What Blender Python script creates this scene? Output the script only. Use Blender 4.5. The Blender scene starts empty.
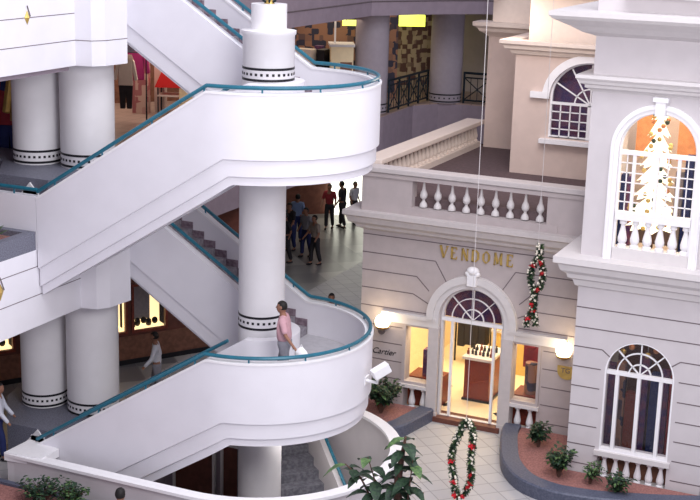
import bpy, bmesh, math, random
from mathutils import Vector, Matrix
from mathutils.geometry import tessellate_polygon
random.seed(7)
PI = math.pi
S = bpy.context.scene
COL = S.collection

# ------------------------------------------------------------ camera
FPX = 1344.9
PIT, ROL, YAW = math.radians(14.344), math.radians(1.5994), math.radians(-24.316)
fw = Vector((math.sin(YAW) * math.cos(PIT), math.cos(YAW) * math.cos(PIT), -math.sin(PIT)))
r0 = Vector((math.cos(YAW), -math.sin(YAW), 0))
u0 = r0.cross(fw)
RT = math.cos(ROL) * r0 + math.sin(ROL) * u0
UP = -math.sin(ROL) * r0 + math.cos(ROL) * u0
CAMLOC = Vector((11.664, -21.776, 10.946))
cam = bpy.data.cameras.new('camera')
co = bpy.data.objects.new('camera', cam)
COL.objects.link(co)
m = Matrix((RT, UP, -fw)).transposed().to_4x4()
m.translation = CAMLOC
co.matrix_world = m
cam.sensor_width = 36
cam.lens = FPX / 700 * 36
cam.clip_end = 200
S.camera = co

# ------------------------------------------------------------ light
w = bpy.data.worlds.new('world')
S.world = w
w.use_nodes = True
w.node_tree.nodes['Background'].inputs[0].default_value = (0.86, 0.81, 0.97, 1)
w.node_tree.nodes['Background'].inputs[1].default_value = 0.47


def area_light(name, loc, target, sx, sy, power, col):
    l = bpy.data.lights.new(name, 'AREA')
    l.shape = 'RECTANGLE'
    l.size = sx
    l.size_y = sy
    l.energy = power
    l.color = col
    o = bpy.data.objects.new(name, l)
    COL.objects.link(o)
    o.location = loc
    o.rotation_euler = (Vector(target) - Vector(loc)).to_track_quat('-Z', 'Y').to_euler()
    return o


area_light('skylight', (7.5, -4, 20), (3, 0, 0), 12, 12, 1900, (0.95, 0.95, 1.0))
area_light('side_fill', (9.5, -10, 11), (0.5, 0, 4.5), 5, 5, 820, (1.0, 0.97, 0.98))  # added fill from the right, set close so light falls off leftwards
S.view_settings.view_transform = 'Standard'
S.view_settings.look = 'None'
S.view_settings.exposure = 0.35
S.view_settings.gamma = 1
S.view_settings.use_curve_mapping = False


# ------------------------------------------------------------ materials
def mat(name, col, rough=0.7, metal=0.0, noise=0.0, nscale=8.0, col2=None, bump=0.0, emit=None, estr=0.0, spec=0.3):
    m = bpy.data.materials.new(name)
    m.use_nodes = True
    nt = m.node_tree
    b = nt.nodes['Principled BSDF']
    b.inputs['Base Color'].default_value = (*col, 1)
    b.inputs['Roughness'].default_value = rough
    b.inputs['Metallic'].default_value = metal
    b.inputs['Specular IOR Level'].default_value = spec
    tc = nt.nodes.new('ShaderNodeTexCoord')
    nz = nt.nodes.new('ShaderNodeTexNoise')
    nz.inputs['Scale'].default_value = nscale
    nz.inputs['Detail'].default_value = 4
    nt.links.new(tc.outputs['Object'], nz.inputs['Vector'])
    rp = nt.nodes.new('ShaderNodeValToRGB')
    if col2 is None:
        k = noise if noise else 0.03
        col2 = tuple(max(0, c * (1 - k)) for c in col)
    rp.color_ramp.elements[0].position = 0.38
    rp.color_ramp.elements[1].position = 0.62
    rp.color_ramp.elements[0].color = (*col2, 1)
    rp.color_ramp.elements[1].color = (*col, 1)
    nt.links.new(nz.outputs['Fac'], rp.inputs['Fac'])
    nt.links.new(rp.outputs['Color'], b.inputs['Base Color'])
    if bump:
        bp = nt.nodes.new('ShaderNodeBump')
        bp.inputs['Strength'].default_value = bump
        bp.inputs['Distance'].default_value = 0.02
        nt.links.new(nz.outputs['Fac'], bp.inputs['Height'])
        nt.links.new(bp.outputs['Normal'], b.inputs['Normal'])
    if emit:
        b.inputs['Emission Color'].default_value = (*emit, 1)
        b.inputs['Emission Strength'].default_value = estr
    return m


def glassmat():
    m = bpy.data.materials.new('glass')
    m.use_nodes = True
    nt = m.node_tree
    nt.nodes.clear()
    o = nt.nodes.new('ShaderNodeOutputMaterial')
    mx = nt.nodes.new('ShaderNodeMixShader')
    t = nt.nodes.new('ShaderNodeBsdfTransparent')
    g = nt.nodes.new('ShaderNodeBsdfGlossy')
    g.inputs['Roughness'].default_value = 0.03
    t.inputs[0].default_value = (0.93, 0.93, 0.95, 1)
    mx.inputs[0].default_value = 0.03
    nt.links.new(t.outputs[0], mx.inputs[1])
    nt.links.new(g.outputs[0], mx.inputs[2])
    nt.links.new(mx.outputs[0], o.inputs[0])
    return m


def tilemat(name, c1, c2, grout, size, rot, rough=0.35, gw=0.015):
    m = bpy.data.materials.new(name)
    m.use_nodes = True
    nt = m.node_tree
    b = nt.nodes['Principled BSDF']
    tc = nt.nodes.new('ShaderNodeTexCoord')
    mp = nt.nodes.new('ShaderNodeMapping')
    mp.inputs['Rotation'].default_value = (0, 0, rot)
    br = nt.nodes.new('ShaderNodeTexBrick')
    br.offset = 0
    br.squash = 1
    br.inputs['Color1'].default_value = (*c1, 1)
    br.inputs['Color2'].default_value = (*c2, 1)
    br.inputs['Mortar'].default_value = (*grout, 1)
    br.inputs['Scale'].default_value = 1
    br.inputs['Brick Width'].default_value = size
    br.inputs['Row Height'].default_value = size
    br.inputs['Mortar Size'].default_value = gw
    br.inputs['Mortar Smooth'].default_value = 0.2
    nt.links.new(tc.outputs['Object'], mp.inputs['Vector'])
    nt.links.new(mp.outputs['Vector'], br.inputs['Vector'])
    nt.links.new(br.outputs['Color'], b.inputs['Base Color'])
    b.inputs['Roughness'].default_value = rough
    return m


M = {}
M['white'] = mat('white_paint', (0.80, 0.79, 0.84), 0.75, noise=0.03, nscale=2)
M['rim'] = mat('white_gloss', (0.86, 0.85, 0.87), 0.5)
M['pillar'] = mat('pillar_plaster', (0.78, 0.77, 0.79), 0.6, noise=0.03, nscale=3)
M['teal'] = mat('teal_rail', (0.015, 0.145, 0.215), 0.35, noise=0.15, spec=0.5)
M['black'] = mat('black_tile', (0.012, 0.012, 0.016), 0.4)
M['riser'] = mat('plum_granite', (0.27, 0.21, 0.25), 0.6, col2=(0.17, 0.12, 0.15), nscale=14)
M['step'] = mat('granite_step', (0.33, 0.31, 0.34), 0.6, col2=(0.22, 0.20, 0.23), nscale=14)
M['landing'] = mat('landing_floor', (0.52, 0.51, 0.54), 0.5, noise=0.1, nscale=10)
M['granite'] = mat('grey_granite', (0.20, 0.21, 0.26), 0.5, col2=(0.12, 0.12, 0.16), nscale=45)
M['curb'] = mat('slate_curb', (0.11, 0.12, 0.17), 0.45, col2=(0.07, 0.08, 0.12), nscale=25)
M['soil'] = mat('red_gravel', (0.36, 0.17, 0.15), 0.95, col2=(0.24, 0.11, 0.10), nscale=30, bump=0.6)
M['floor'] = tilemat('plaza_tile', (0.47, 0.46, 0.46), (0.42, 0.41, 0.42), (0.27, 0.26, 0.27), 0.42, PI / 4, 0.4, 0.012)
M['galfloor'] = tilemat('gallery_tile', (0.36, 0.26, 0.22), (0.32, 0.23, 0.20), (0.18, 0.13, 0.11), 0.5, 0, 0.35)
M['farfloor'] = tilemat('far_tile', (0.40, 0.39, 0.37), (0.12, 0.12, 0.13), (0.2, 0.2, 0.2), 1.0, PI / 4, 0.3)
M['vendome'] = mat('pinkish_stone', (0.46, 0.405, 0.405), 0.8, noise=0.06, nscale=4)
M['tower'] = mat('grey_stucco', (0.60, 0.565, 0.58), 0.8, noise=0.04, nscale=3)
M['groove_shade_and_dark'] = mat('dark_groove_shade_and_detail', (0.17, 0.14, 0.15), 0.9)  # dark tone painting shade into grooves; also colours lettering and small details
M['trim'] = mat('cream_trim', (0.66, 0.63, 0.63), 0.6, noise=0.03)
M['vtrim'] = mat('pinkish_trim', (0.56, 0.515, 0.51), 0.7, noise=0.05)
M['farcol'] = mat('dimmed_mauve_plaster', (0.36, 0.32, 0.36), 0.8, noise=0.05)  # pillar plaster darkened, so the far gallery's dimness is in the colour
M['beige'] = mat('beige_stucco', (0.66, 0.53, 0.47), 0.85, noise=0.05, nscale=4)
M['beigetrim'] = mat('beige_trim', (0.74, 0.64, 0.57), 0.7, noise=0.04)
M['terrace'] = mat('terrace_deck', (0.13, 0.09, 0.095), 0.8, noise=0.2, nscale=12)
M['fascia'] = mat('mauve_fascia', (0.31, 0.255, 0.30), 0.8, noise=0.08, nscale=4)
M['iron'] = mat('dark_iron', (0.012, 0.022, 0.032), 0.5, 0.3)
M['darkwood'] = mat('dark_red_wood', (0.22, 0.045, 0.03), 0.35, noise=0.3, nscale=20)
M['brown'] = mat('brown_panel', (0.15, 0.055, 0.04), 0.5, noise=0.25, nscale=6)
M['tanwood'] = mat('tan_wood', (0.22, 0.10, 0.065), 0.5, noise=0.3, nscale=9)
M['cream'] = mat('cream_wall', (0.88, 0.74, 0.48), 0.7, noise=0.05)
M['creamfloor'] = mat('cream_floor', (0.90, 0.78, 0.55), 0.35, noise=0.04)
M['gold'] = mat('gold', (0.62, 0.43, 0.13), 0.35, 0.5, noise=0.2)
M['glass'] = glassmat()
M['leaf'] = mat('dark_leaf', (0.032, 0.07, 0.035), 0.5, col2=(0.015, 0.032, 0.022), nscale=20)
M['leaf2'] = mat('light_leaf', (0.12, 0.21, 0.07), 0.5, col2=(0.05, 0.10, 0.04), nscale=20)
M['bark'] = mat('brown_bark', (0.13, 0.07, 0.055), 0.9, noise=0.3, nscale=25)
M['red'] = mat('red_ribbon', (0.55, 0.02, 0.03), 0.4, noise=0.2)
M['bauble'] = mat('white_bauble', (0.85, 0.80, 0.68), 0.25)
M['thread'] = mat('clear_thread', (0.60, 0.57, 0.57), 0.4)
M['lampglobe'] = mat('lamp_globe', (1, 0.9, 0.7), 0.4, emit=(1, 0.80, 0.50), estr=9)
M['brass'] = mat('brass', (0.25, 0.15, 0.06), 0.4, 0.6)
M['lighttube'] = mat('light_tube', (1, 1, 1), 0.4, emit=(1, 1, 1), estr=1.6)
M['yellowlight'] = mat('yellow_light', (1, 1, 0.4), 0.4, emit=(0.85, 0.95, 0.08), estr=1.5)
M['litwall'] = mat('lit_display', (1, 0.8, 0.5), 0.5, emit=(1, 0.72, 0.38), estr=1.0)
M['skin'] = mat('skin', (0.30, 0.15, 0.10), 0.6)
M['hair'] = mat('black_hair', (0.012, 0.010, 0.010), 0.6)
M['pink'] = mat('pink_cloth', (0.56, 0.33, 0.37), 0.85, noise=0.08, nscale=15)
M['greycloth'] = mat('grey_cloth', (0.26, 0.26, 0.30), 0.85, noise=0.12, nscale=12)
M['plastic'] = mat('white_plastic', (0.86, 0.86, 0.88), 0.4)
M['navy'] = mat('navy_cloth', (0.02, 0.03, 0.12), 0.8, noise=0.2)
M['darkcloth'] = mat('dark_cloth', (0.03, 0.028, 0.035), 0.8, noise=0.2)
M['whitecloth'] = mat('white_cloth', (0.66, 0.68, 0.76), 0.85, noise=0.06)
M['bluecloth'] = mat('light_blue_cloth', (0.22, 0.30, 0.50), 0.85)
M['redcloth'] = mat('red_cloth', (0.30, 0.03, 0.04), 0.85, noise=0.2)
M['tancloth'] = mat('tan_cloth', (0.30, 0.25, 0.22), 0.85, noise=0.2)
M['purple'] = mat('purple_display', (0.06, 0.03, 0.12), 0.5, col2=(0.16, 0.05, 0.10), nscale=6)
M['yellowbox'] = mat('yellow_box', (0.75, 0.55, 0.18), 0.6)
M['orange'] = mat('orange_panel', (0.62, 0.25, 0.10), 0.6, noise=0.2)
M['magenta'] = mat('magenta_panel', (0.38, 0.03, 0.16), 0.6)
M['skyblue'] = mat('sky_blue_panel', (0.22, 0.38, 0.65), 0.5)
M['redcanopy'] = mat('red_canopy', (0.75, 0.03, 0.03), 0.6)


def checker(name, c1, c2, sc, metal=0.0):
    m = bpy.data.materials.new(name)
    m.use_nodes = True
    nt = m.node_tree
    b = nt.nodes['Principled BSDF']
    tc = nt.nodes.new('ShaderNodeTexCoord')
    vo = nt.nodes.new('ShaderNodeTexVoronoi')
    vo.distance = 'CHEBYCHEV'
    vo.inputs['Scale'].default_value = sc
    vo.inputs['Randomness'].default_value = 0.4
    rp = nt.nodes.new('ShaderNodeValToRGB')
    rp.color_ramp.elements[0].color = (*c1, 1)
    rp.color_ramp.elements[1].color = (*c2, 1)
    rp.color_ramp.elements[0].position = 0.35
    rp.color_ramp.elements[1].position = 0.6
    sx = nt.nodes.new('ShaderNodeSeparateColor')
    nt.links.new(tc.outputs['Object'], vo.inputs['Vector'])
    nt.links.new(vo.outputs['Color'], sx.inputs['Color'])
    nt.links.new(sx.outputs['Red'], rp.inputs['Fac'])
    nt.links.new(rp.outputs['Color'], b.inputs['Base Color'])
    b.inputs['Roughness'].default_value = 0.6
    return m


M['patch'] = checker('patchwork_display', (0.13, 0.06, 0.05), (0.52, 0.40, 0.28), 6.5)
M['plaid'] = checker('plaid_cloth', (0.35, 0.12, 0.13), (0.55, 0.38, 0.32), 6)
M['goods'] = checker('shop_goods', (0.02, 0.02, 0.05), (0.28, 0.14, 0.09), 5)


# ------------------------------------------------------------ mesh helpers
def link(name, bm, m, parent=None, smooth=False, bevel=0.0):
    me = bpy.data.meshes.new(name)
    bmesh.ops.recalc_face_normals(bm, faces=bm.faces)
    if smooth:
        for f in bm.faces:
            f.smooth = True
    bm.to_mesh(me)
    bm.free()
    if isinstance(m, (list, tuple)):
        for k in m:
            me.materials.append(k)
    else:
        me.materials.append(m)
    o = bpy.data.objects.new(name, me)
    COL.objects.link(o)
    if parent:
        o.parent = parent
        if any(abs(v) > 1e-9 for v in parent.location) or any(abs(v) > 1e-9 for v in parent.rotation_euler):
            pass
    if smooth:
        try:
            md = o.modifiers.new('split', 'EDGE_SPLIT')
            md.split_angle = math.radians(40)
        except Exception:
            pass
    if bevel:
        md = o.modifiers.new('bevel', 'BEVEL')
        md.width = bevel
        md.segments = 2
    return o


def tag(o, label, cat, group=None, kind=None):
    if label:
        o['label'] = label
    if cat:
        o['category'] = cat
    if group:
        o['group'] = group
    if kind:
        o['kind'] = kind
    return o


def empty(name, loc, label, cat, group=None, rz=0.0):
    o = bpy.data.objects.new(name, None)
    COL.objects.link(o)
    o.location = loc
    o.rotation_euler = (0, 0, rz)
    o.empty_display_size = 0.1
    return tag(o, label, cat, group)


def copy_tree(o, parent=None):
    c = o.copy()
    COL.objects.link(c)
    c.parent = parent
    for ch in list(o.children):
        copy_tree(ch, c)
    return c


def struct(name, bm, m, smooth=False):
    o = link(name, bm, m, None, smooth)
    o['kind'] = 'structure'
    return o


def B(bm, x0, x1, y0, y1, z0, z1):
    vs = [bm.verts.new(p) for p in ((x0, y0, z0), (x1, y0, z0), (x1, y1, z0), (x0, y1, z0),
                                    (x0, y0, z1), (x1, y0, z1), (x1, y1, z1), (x0, y1, z1))]
    for f in ((0, 3, 2, 1), (4, 5, 6, 7), (0, 1, 5, 4), (1, 2, 6, 5), (2, 3, 7, 6), (3, 0, 4, 7)):
        bm.faces.new([vs[i] for i in f])


def box(*a):
    bm = bmesh.new()
    B(bm, *a)
    return bm


def prism(poly, z0, z1, bm=None):
    """vertical prism from plan polygon"""
    bm = bm or bmesh.new()
    a = [bm.verts.new((x, y, z0)) for x, y in poly]
    b = [bm.verts.new((x, y, z1)) for x, y in poly]
    n = len(poly)
    for i in range(n):
        j = (i + 1) % n
        bm.faces.new((a[i], a[j], b[j], b[i]))
    tri = tessellate_polygon([[Vector((x, y, 0)) for x, y in poly]])
    for t in tri:
        bm.faces.new([a[i] for i in t])
        bm.faces.new([b[i] for i in t])
    return bm


def plate(outer, holes, y0, y1, bm=None):
    """wall plate in the XZ plane, polygon with holes, between y0 and y1"""
    bm = bm or bmesh.new()
    loops = [outer] + list(holes)
    allp = [p for l in loops for p in l]
    tri = tessellate_polygon([[Vector((x, z, 0)) for x, z in l] for l in loops])
    a = [bm.verts.new((x, y0, z)) for x, z in allp]
    b = [bm.verts.new((x, y1, z)) for x, z in allp]
    for t in tri:
        try:
            bm.faces.new([a[i] for i in t])
            bm.faces.new([b[i] for i in t])
        except ValueError:
            pass
    k = 0
    for l in loops:
        n = len(l)
        for i in range(n):
            j = (i + 1) % n
            bm.faces.new((a[k + i], a[k + j], b[k + j], b[k + i]))
        k += n
    return bm


def cyl(bm, x, y, z0, z1, r0, r1=None, n=32, a0=0, cap=True):
    r1 = r0 if r1 is None else r1
    a = [bm.verts.new((x + r0 * math.cos(a0 + 2 * PI * i / n), y + r0 * math.sin(a0 + 2 * PI * i / n), z0)) for i in range(n)]
    b = [bm.verts.new((x + r1 * math.cos(a0 + 2 * PI * i / n), y + r1 * math.sin(a0 + 2 * PI * i / n), z1)) for i in range(n)]
    for i in range(n):
        j = (i + 1) % n
        bm.faces.new((a[i], a[j], b[j], b[i]))
    if cap:
        bm.faces.new(a)
        bm.faces.new(b)


def lathe(bm, prof, x=0, y=0, z=0, n=16):
    rings = []
    for r, h in prof:
        rings.append([bm.verts.new((x + r * math.cos(2 * PI * i / n), y + r * math.sin(2 * PI * i / n), z + h)) for i in range(n)])
    for a, b in zip(rings, rings[1:]):
        for i in range(n):
            j = (i + 1) % n
            bm.faces.new((a[i], a[j], b[j], b[i]))
    bm.faces.new(rings[0])
    bm.faces.new(rings[-1])


def ring(bm, x, y, z0, z1, ri, ro, n=48):
    rs = []
    for r, z in ((ri, z0), (ro, z0), (ro, z1), (ri, z1)):
        rs.append([bm.verts.new((x + r * math.cos(2 * PI * i / n), y + r * math.sin(2 * PI * i / n), z)) for i in range(n)])
    for k in range(4):
        a, b = rs[k], rs[(k + 1) % 4]
        for i in range(n):
            j = (i + 1) % n
            bm.faces.new((a[i], a[j], b[j], b[i]))


def tube(bm, pts, r, n=8, cap=True):
    pts = [Vector(p) for p in pts]
    rings = []
    for i, p in enumerate(pts):
        if i == 0:
            d = pts[1] - p
        elif i == len(pts) - 1:
            d = p - pts[-2]
        else:
            d = (pts[i + 1] - p).normalized() + (p - pts[i - 1]).normalized()
        d.normalize()
        ref = Vector((0, 0, 1)) if abs(d.z) < 0.9 else Vector((0, 1, 0))
        s = d.cross(ref).normalized()
        t = s.cross(d).normalized()
        rr = r[i] if isinstance(r, (list, tuple)) else r
        rings.append([bm.verts.new(p + rr * (math.cos(2 * PI * k / n) * s + math.sin(2 * PI * k / n) * t)) for k in range(n)])
    for a, b in zip(rings, rings[1:]):
        for k in range(n):
            j = (k + 1) % n
            bm.faces.new((a[k], a[j], b[j], b[k]))
    if cap:
        bm.faces.new(rings[0])
        bm.faces.new(rings[-1])


def ball(bm, c, r, seg=10, rings=7, sc=(1, 1, 1)):
    mt = Matrix.Translation(c) @ Matrix.Diagonal((*sc, 1))
    bmesh.ops.create_uvsphere(bm, u_segments=seg, v_segments=rings, radius=r, matrix=mt)


def sweep(bm, stations):
    """stations: list of closed section point lists; joins them and caps the ends"""
    rs = [[bm.verts.new(p) for p in s] for s in stations]
    n = len(rs[0])
    for a, b in zip(rs, rs[1:]):
        for i in range(n):
            j = (i + 1) % n
            bm.faces.new((a[i], a[j], b[j], b[i]))
    bm.faces.new(rs[0])
    bm.faces.new(rs[-1])


def arc(cx, cz, r, a0, a1, n=20, ex=1.0):
    return [(cx + ex * r * math.cos(a0 + (a1 - a0) * i / n), cz + r * math.sin(a0 + (a1 - a0) * i / n)) for i in range(n + 1)]


def arch_poly(cx, hw, z0, zs, n=20, zr=None):
    """arched opening outline; zr = height of the arch"""
    zr = hw if zr is None else zr
    pts = [(cx + hw, z0)]
    pts += [(cx + hw * math.cos(PI * i / n), zs + zr * math.sin(PI * i / n)) for i in range(n + 1)]
    pts += [(cx - hw, z0)]
    return pts


# ------------------------------------------------------------ staircase
SL = 0.628
CS = 1 / math.cos(math.atan(SL))
RO = 2.15
ARC = PI * RO


def spath(t, R):
    """t<0 front straight (coming from -x), 0..ARC semicircle, >ARC rear straight"""
    if t < 0:
        return (t, -R), (0, -1)
    if t > ARC:
        return (-(t - ARC), R), (0, 1)
    a = -PI / 2 + t / RO
    return (R * math.cos(a), R * math.sin(a)), (math.cos(a), math.sin(a))


def sz(t, zr, d):
    """height of a line lying d below the rail line"""
    if t < ARC / 2:
        return min(zr - d, zr + SL * t - d * CS)
    return max(zr - d, zr + SL * (t - ARC) - d * CS)


def stations(t0, t1):
    ts = [t0]
    t = t0
    while t < t1 - 1e-6:
        near = (-0.3 < t < 0.8) or (ARC - 0.8 < t < ARC + 0.8)
        inside = 0 <= t <= ARC
        t += 0.08 if near else (0.16 if inside else 0.6)
        if t > t1:
            t = t1
        ts.append(t)
    return ts


def ribbon(zr, t0, t1, prof, flip=False):
    """prof: list of (R, d)"""
    bm = bmesh.new()
    st = []
    for t in stations(t0, t1):
        sec = []
        for R, d in prof:
            (x, y), nn = spath(t, R)
            sec.append((x, y, sz(t, zr, d)))
        st.append(sec)
    sweep(bm, st)
    return bm


def rail_tube(zr, t0, t1, R, r=0.036, cap_down=0):
    bm = bmesh.new()
    pts = []
    for t in stations(t0, t1):
        (x, y), nn = spath(t, R)
        pts.append((x, y, sz(t, zr, 0)))
    tube(bm, pts, r, 8)
    return bm


def steps_mesh(z_land, x_end, y0, y1, thick, top_z):
    """flight from kink at x=0 going to x_end (<0); rises or falls to top_z"""
    n = max(3, round(abs(top_z - z_land) / 0.17))
    rise = (top_z - z_land) / n
    tr = x_end / n
    pts = []
    for i in range(n):
        if rise < 0:
            pts.append((tr * i, z_land + rise * i))
            pts.append((tr * (i + 1), z_land + rise * i)) if False else None
            pts.append((tr * i, z_land + rise * (i + 1)))
        else:
            pts.append((tr * i, z_land + rise * i))
            pts.append((tr * i, z_land + rise * (i + 1)))
    pts = [p for p in pts if p]
    pts.append((x_end, top_z))
    low = [(x_end, top_z - thick), (0, z_land - thick)]
    return plate(pts + low, [], y0, y1)


def staircase(name, zl, z_low, x_low, z_high, x_high, label, low_flight=True, x_hi_rail=None):
    zr = zl + 0.79
    root = empty(name, (0, 0, zl), label, 'staircase')
    P0 = [(RO, 0.12), (RO, 1.23), (RO - 0.05, 1.25), (RO - 0.05, 1.53), (RO - 0.11, 1.55), (RO - 0.11, 1.69), (RO - 0.30, 1.69), (RO - 0.30, 1.30),
          (RO - 0.14, 1.22), (RO - 0.14, 0.12)]
    tl, th = x_low, ARC - x_high
    objs = []
    objs.append(link('outer_parapet', ribbon(zr, tl, th, P0), M['white'], root, True))
    PC = [(RO + 0.012, 0.085), (RO + 0.012, 0.125), (RO - 0.155, 0.125), (RO - 0.155, 0.085)]
    objs.append(link('parapet_cap', ribbon(zr, tl, th, PC), M['rim'], root, True))
    PI_ = [(0.75, 0.12), (0.75, 1.60), (0.66, 1.60), (0.66, 1.55), (0.60, 1.53), (0.60, 1.25), (0.56, 1.23), (0.56, 0.12)]
    # inner parapet wraps the column (stadium shape)
    objs.append(link('inner_parapet', ribbon(zr, tl, th, PI_), M['white'], root, True))
    objs.append(link('handrail', rail_tube(zr, tl - (0.0), th, RO - 0.05), M['teal'], root, True))
    # inner handrails only along the flights
    bm = bmesh.new()
    for a, b in ((tl, -0.35), (ARC + 0.35, th)):
        pts = []
        for t in stations(a, b):
            (x, y), nn = spath(t, 0.68)
            pts.append((x, y, sz(t, zr, 0)))
        tube(bm, pts, 0.036, 8)
    objs.append(link('inner_handrail', bm, M['teal'], root, True))
    # posts
    t = tl + 0.4
    while t < th:
        (x, y), nn = spath(t, RO - 0.05)
        z = sz(t, zr, 0)
        bm = bmesh.new()
        tube(bm, [(x, y, z), (x, y, z - 0.06), (x + nn[0] * 0.03, y + nn[1] * 0.03, z - 0.16)], 0.018, 6)
        objs.append(link('rail_post', bm, M['teal'], root))
        t += 1.05
    # landing
    n = 28
    poly = [(2.02 * math.cos(-PI / 2 + PI * i / n), 2.02 * math.sin(-PI / 2 + PI * i / n)) for i in range(n + 1)]
    inner = [(0.6 * math.cos(PI / 2 - PI * i / 12), 0.6 * math.sin(PI / 2 - PI * i / 12)) for i in range(13)]
    objs.append(link('landing', prism(poly + inner, zl - 0.86, zl), M['landing'], root))
    sk = bmesh.new()
    objs.append(link('steps', steps_mesh(zl, x_low, -2.03, -0.72, 0.75, z_low), M['step'], root))
    objs.append(link('steps', steps_mesh(zl, x_high, 0.72, 2.03, 0.75, z_high), M['step'], root))
    # stepped skirting on the outer wall of the rear flight
    nst = round((z_high - zl) / 0.17)
    rise = (z_high - zl) / nst
    tr = x_high / nst
    pts = []
    for i in range(nst):
        pts.append((tr * i, zl + rise * i + 0.15))
        pts.append((tr * i, zl + rise * (i + 1) + 0.15))
    pts += [(x_high, z_high), (0, zl - 0.1)]
    objs.append(link('skirting', plate(pts, [], 1.985, 2.034), M['riser'], root))
    for o in objs:
        o.location = (0, 0, -zl)
    return root


L1, L2, L3 = 0.0, 4.94, 9.74
LA, LB = 2.36, 7.15
staircase('staircase', LA, L1, -3.76, L2, -4.1, 'white curved staircase with teal handrail whose lower landing the man in pink stands on')
staircase('staircase', LB, L2, -3.57, L3, -4.1, 'white curved staircase with teal handrail, its empty semicircular landing near the picture top')


# ------------------------------------------------------------ columns
def band(z, r, nsq, x=0, y=0, h=0.22):
    bm = bmesh.new()
    ring(bm, x, y, z - 0.022, z + 0.022, r - 0.02, r + 0.006)
    ring(bm, x, y, z + h - 0.022, z + h + 0.022, r - 0.02, r + 0.006)
    s = 0.023
    zc = z + h / 2
    for i in range(nsq):
        a = 2 * PI * i / nsq
        da = s / r
        q = []
        for rr in (r - 0.02, r + 0.007):
            for aa, zz in ((a - da, zc - s), (a + da, zc - s), (a + da, zc + s), (a - da, zc + s)):
                q.append(bm.verts.new((x + rr * math.cos(aa), y + rr * math.sin(aa), zz)))
        for f in ((0, 1, 2, 3), (4, 5, 6, 7), (0, 1, 5, 4), (1, 2, 6, 5), (2, 3, 7, 6), (3, 0, 4, 7)):
            bm.faces.new([q[k] for k in f])
    return bm


def pillar(x, y, z0, z1, r, label, zb=0.05, nsq=24, name='column', group=None, pm='pillar'):
    root = empty(name, (x, y, z0), label, 'column', group)
    bm = bmesh.new()
    cyl(bm, 0, 0, 0, z1 - z0, r, n=48)
    link('shaft', bm, M[pm], root, True)
    link('tile_band', band(zb, r, nsq), M['black'], root)
    return root


# central column, three drums between the landings
c = pillar(0, 0, LA - 0.9, LB - 0.9, 0.438, 'tall white column rising from the lower stair landing beside the man in pink', zb=0.86 + 0.83, nsq=26)
c2 = empty('column', (0.09, 0, LB - 0.85), 'white column with stepped top rising above the upper stair landing', 'column')
bm = bmesh.new()
lathe(bm, [(0.46, 0), (0.475, 0.1), (0.475, 2.34), (0.50, 2.37), (0.50, 2.43), (0.325, 2.45), (0.325, 2.86), (0.325, 2.90)], n=48)
link('shaft', bm, M['pillar'], c2, True)
link('tile_band', band(0.85 + 0.71, 0.475, 28, h=0.20), M['black'], c2)
bm = bmesh.new()
cyl(bm, 0, 0, 0, LA - 0.9 + 3.4, 0.425, n=48)
c3 = empty('column', (0, 0, -3.4), 'white column standing in the stairwell below the lower landing', 'column')
link('shaft', bm, M['pillar'], c3, True)
bm = bmesh.new()
cyl(bm, 0, 0, 0, 0.3, 0.47, n=48)
link('base', bm, M['pillar'], c3, True)
# ornament on top of the column
fo = empty('finial', (0.09, 0, LB - 0.85 + 2.90), 'small dark scrolled ornament on top of the central column', 'ornament')
bm = bmesh.new()
for k in range(6):
    a = k * PI / 3
    tube(bm, [(0.02 * math.cos(a), 0.02 * math.sin(a), 0), (0.12 * math.cos(a), 0.12 * math.sin(a), 0.05),
              (0.17 * math.cos(a), 0.17 * math.sin(a), 0.13), (0.10 * math.cos(a), 0.10 * math.sin(a), 0.17)], 0.02, 6)
link('scroll', bm, M['iron'], fo)
bm = bmesh.new()
lathe(bm, [(0.10, 0), (0.06, 0.06), (0.08, 0.14), (0.03, 0.26), (0.01, 0.34)], n=12)
link('spike', bm, M['gold'], fo, True)

pillar(-4.0, 0.10, 5.80, 7.95, 0.535, 'wide right-hand pillar of the pair on the upper gallery', nsq=34)
pillar(-5.10, -0.08, 5.80, 7.95, 0.475, 'narrower left-hand pillar of the pair on the upper gallery', nsq=30)
pillar(-4.0, 0.11, 0.62, 3.2, 0.535, 'wide right-hand pillar of the pair on the ground floor', nsq=34)
pillar(-5.10, -0.07, 0.66, 3.2, 0.475, 'narrower left-hand pillar of the pair on the ground floor', nsq=30)


# granite blocks under the pillars
def block(z0, z1, poly, label, front):
    root = empty('pillar_plinth', (poly[0][0], poly[0][1], z0), label, 'plinth')
    p2 = [(x - poly[0][0], y - poly[0][1]) for x, y in poly]
    link('granite_body', prism(p2, 0, z1 - z0), M['granite'], root)
    # white angular emblem with dark centre
    fx, fy, fz = front
    bm = plate([(fx - 0.28, fz), (fx, fz + 0.30), (fx + 0.28, fz), (fx, fz - 0.30)], [[(fx - 0.16, fz - 0.16), (fx + 0.16, fz - 0.16), (fx + 0.16, fz + 0.16), (fx - 0.16, fz + 0.16)]], fy - 0.03, fy - 0.002)
    e = link('emblem', bm, M['rim'], root)
    e.location = (-poly[0][0], -poly[0][1], -z0)
    bm = box(fx - 0.15, fx + 0.15, fy - 0.02, fy - 0.002, fz - 0.15, fz + 0.15)
    e = link('emblem_centre', bm, M['black'], root)
    e.location = (-poly[0][0], -poly[0][1], -z0)


block(0, 0.64, [(-5.05, -1.40), (-3.45, -1.40), (-3.15, -0.9), (-3.15, 0.72), (-6.3, 0.72), (-6.0, -0.2)], 'speckled grey granite block carrying the ground floor pillars', (-4.28, -1.40, 0.34))
block(L2, 5.80, [(-4.9, -1.55), (-3.75, -1.55), (-3.2, -0.72), (-3.2, 0.72), (-8.0, 0.72), (-8.0, -0.6), (-5.8, -0.3)], 'speckled grey granite block carrying the upper gallery pillars', (-4.15, -1.55, 5.42))

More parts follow.
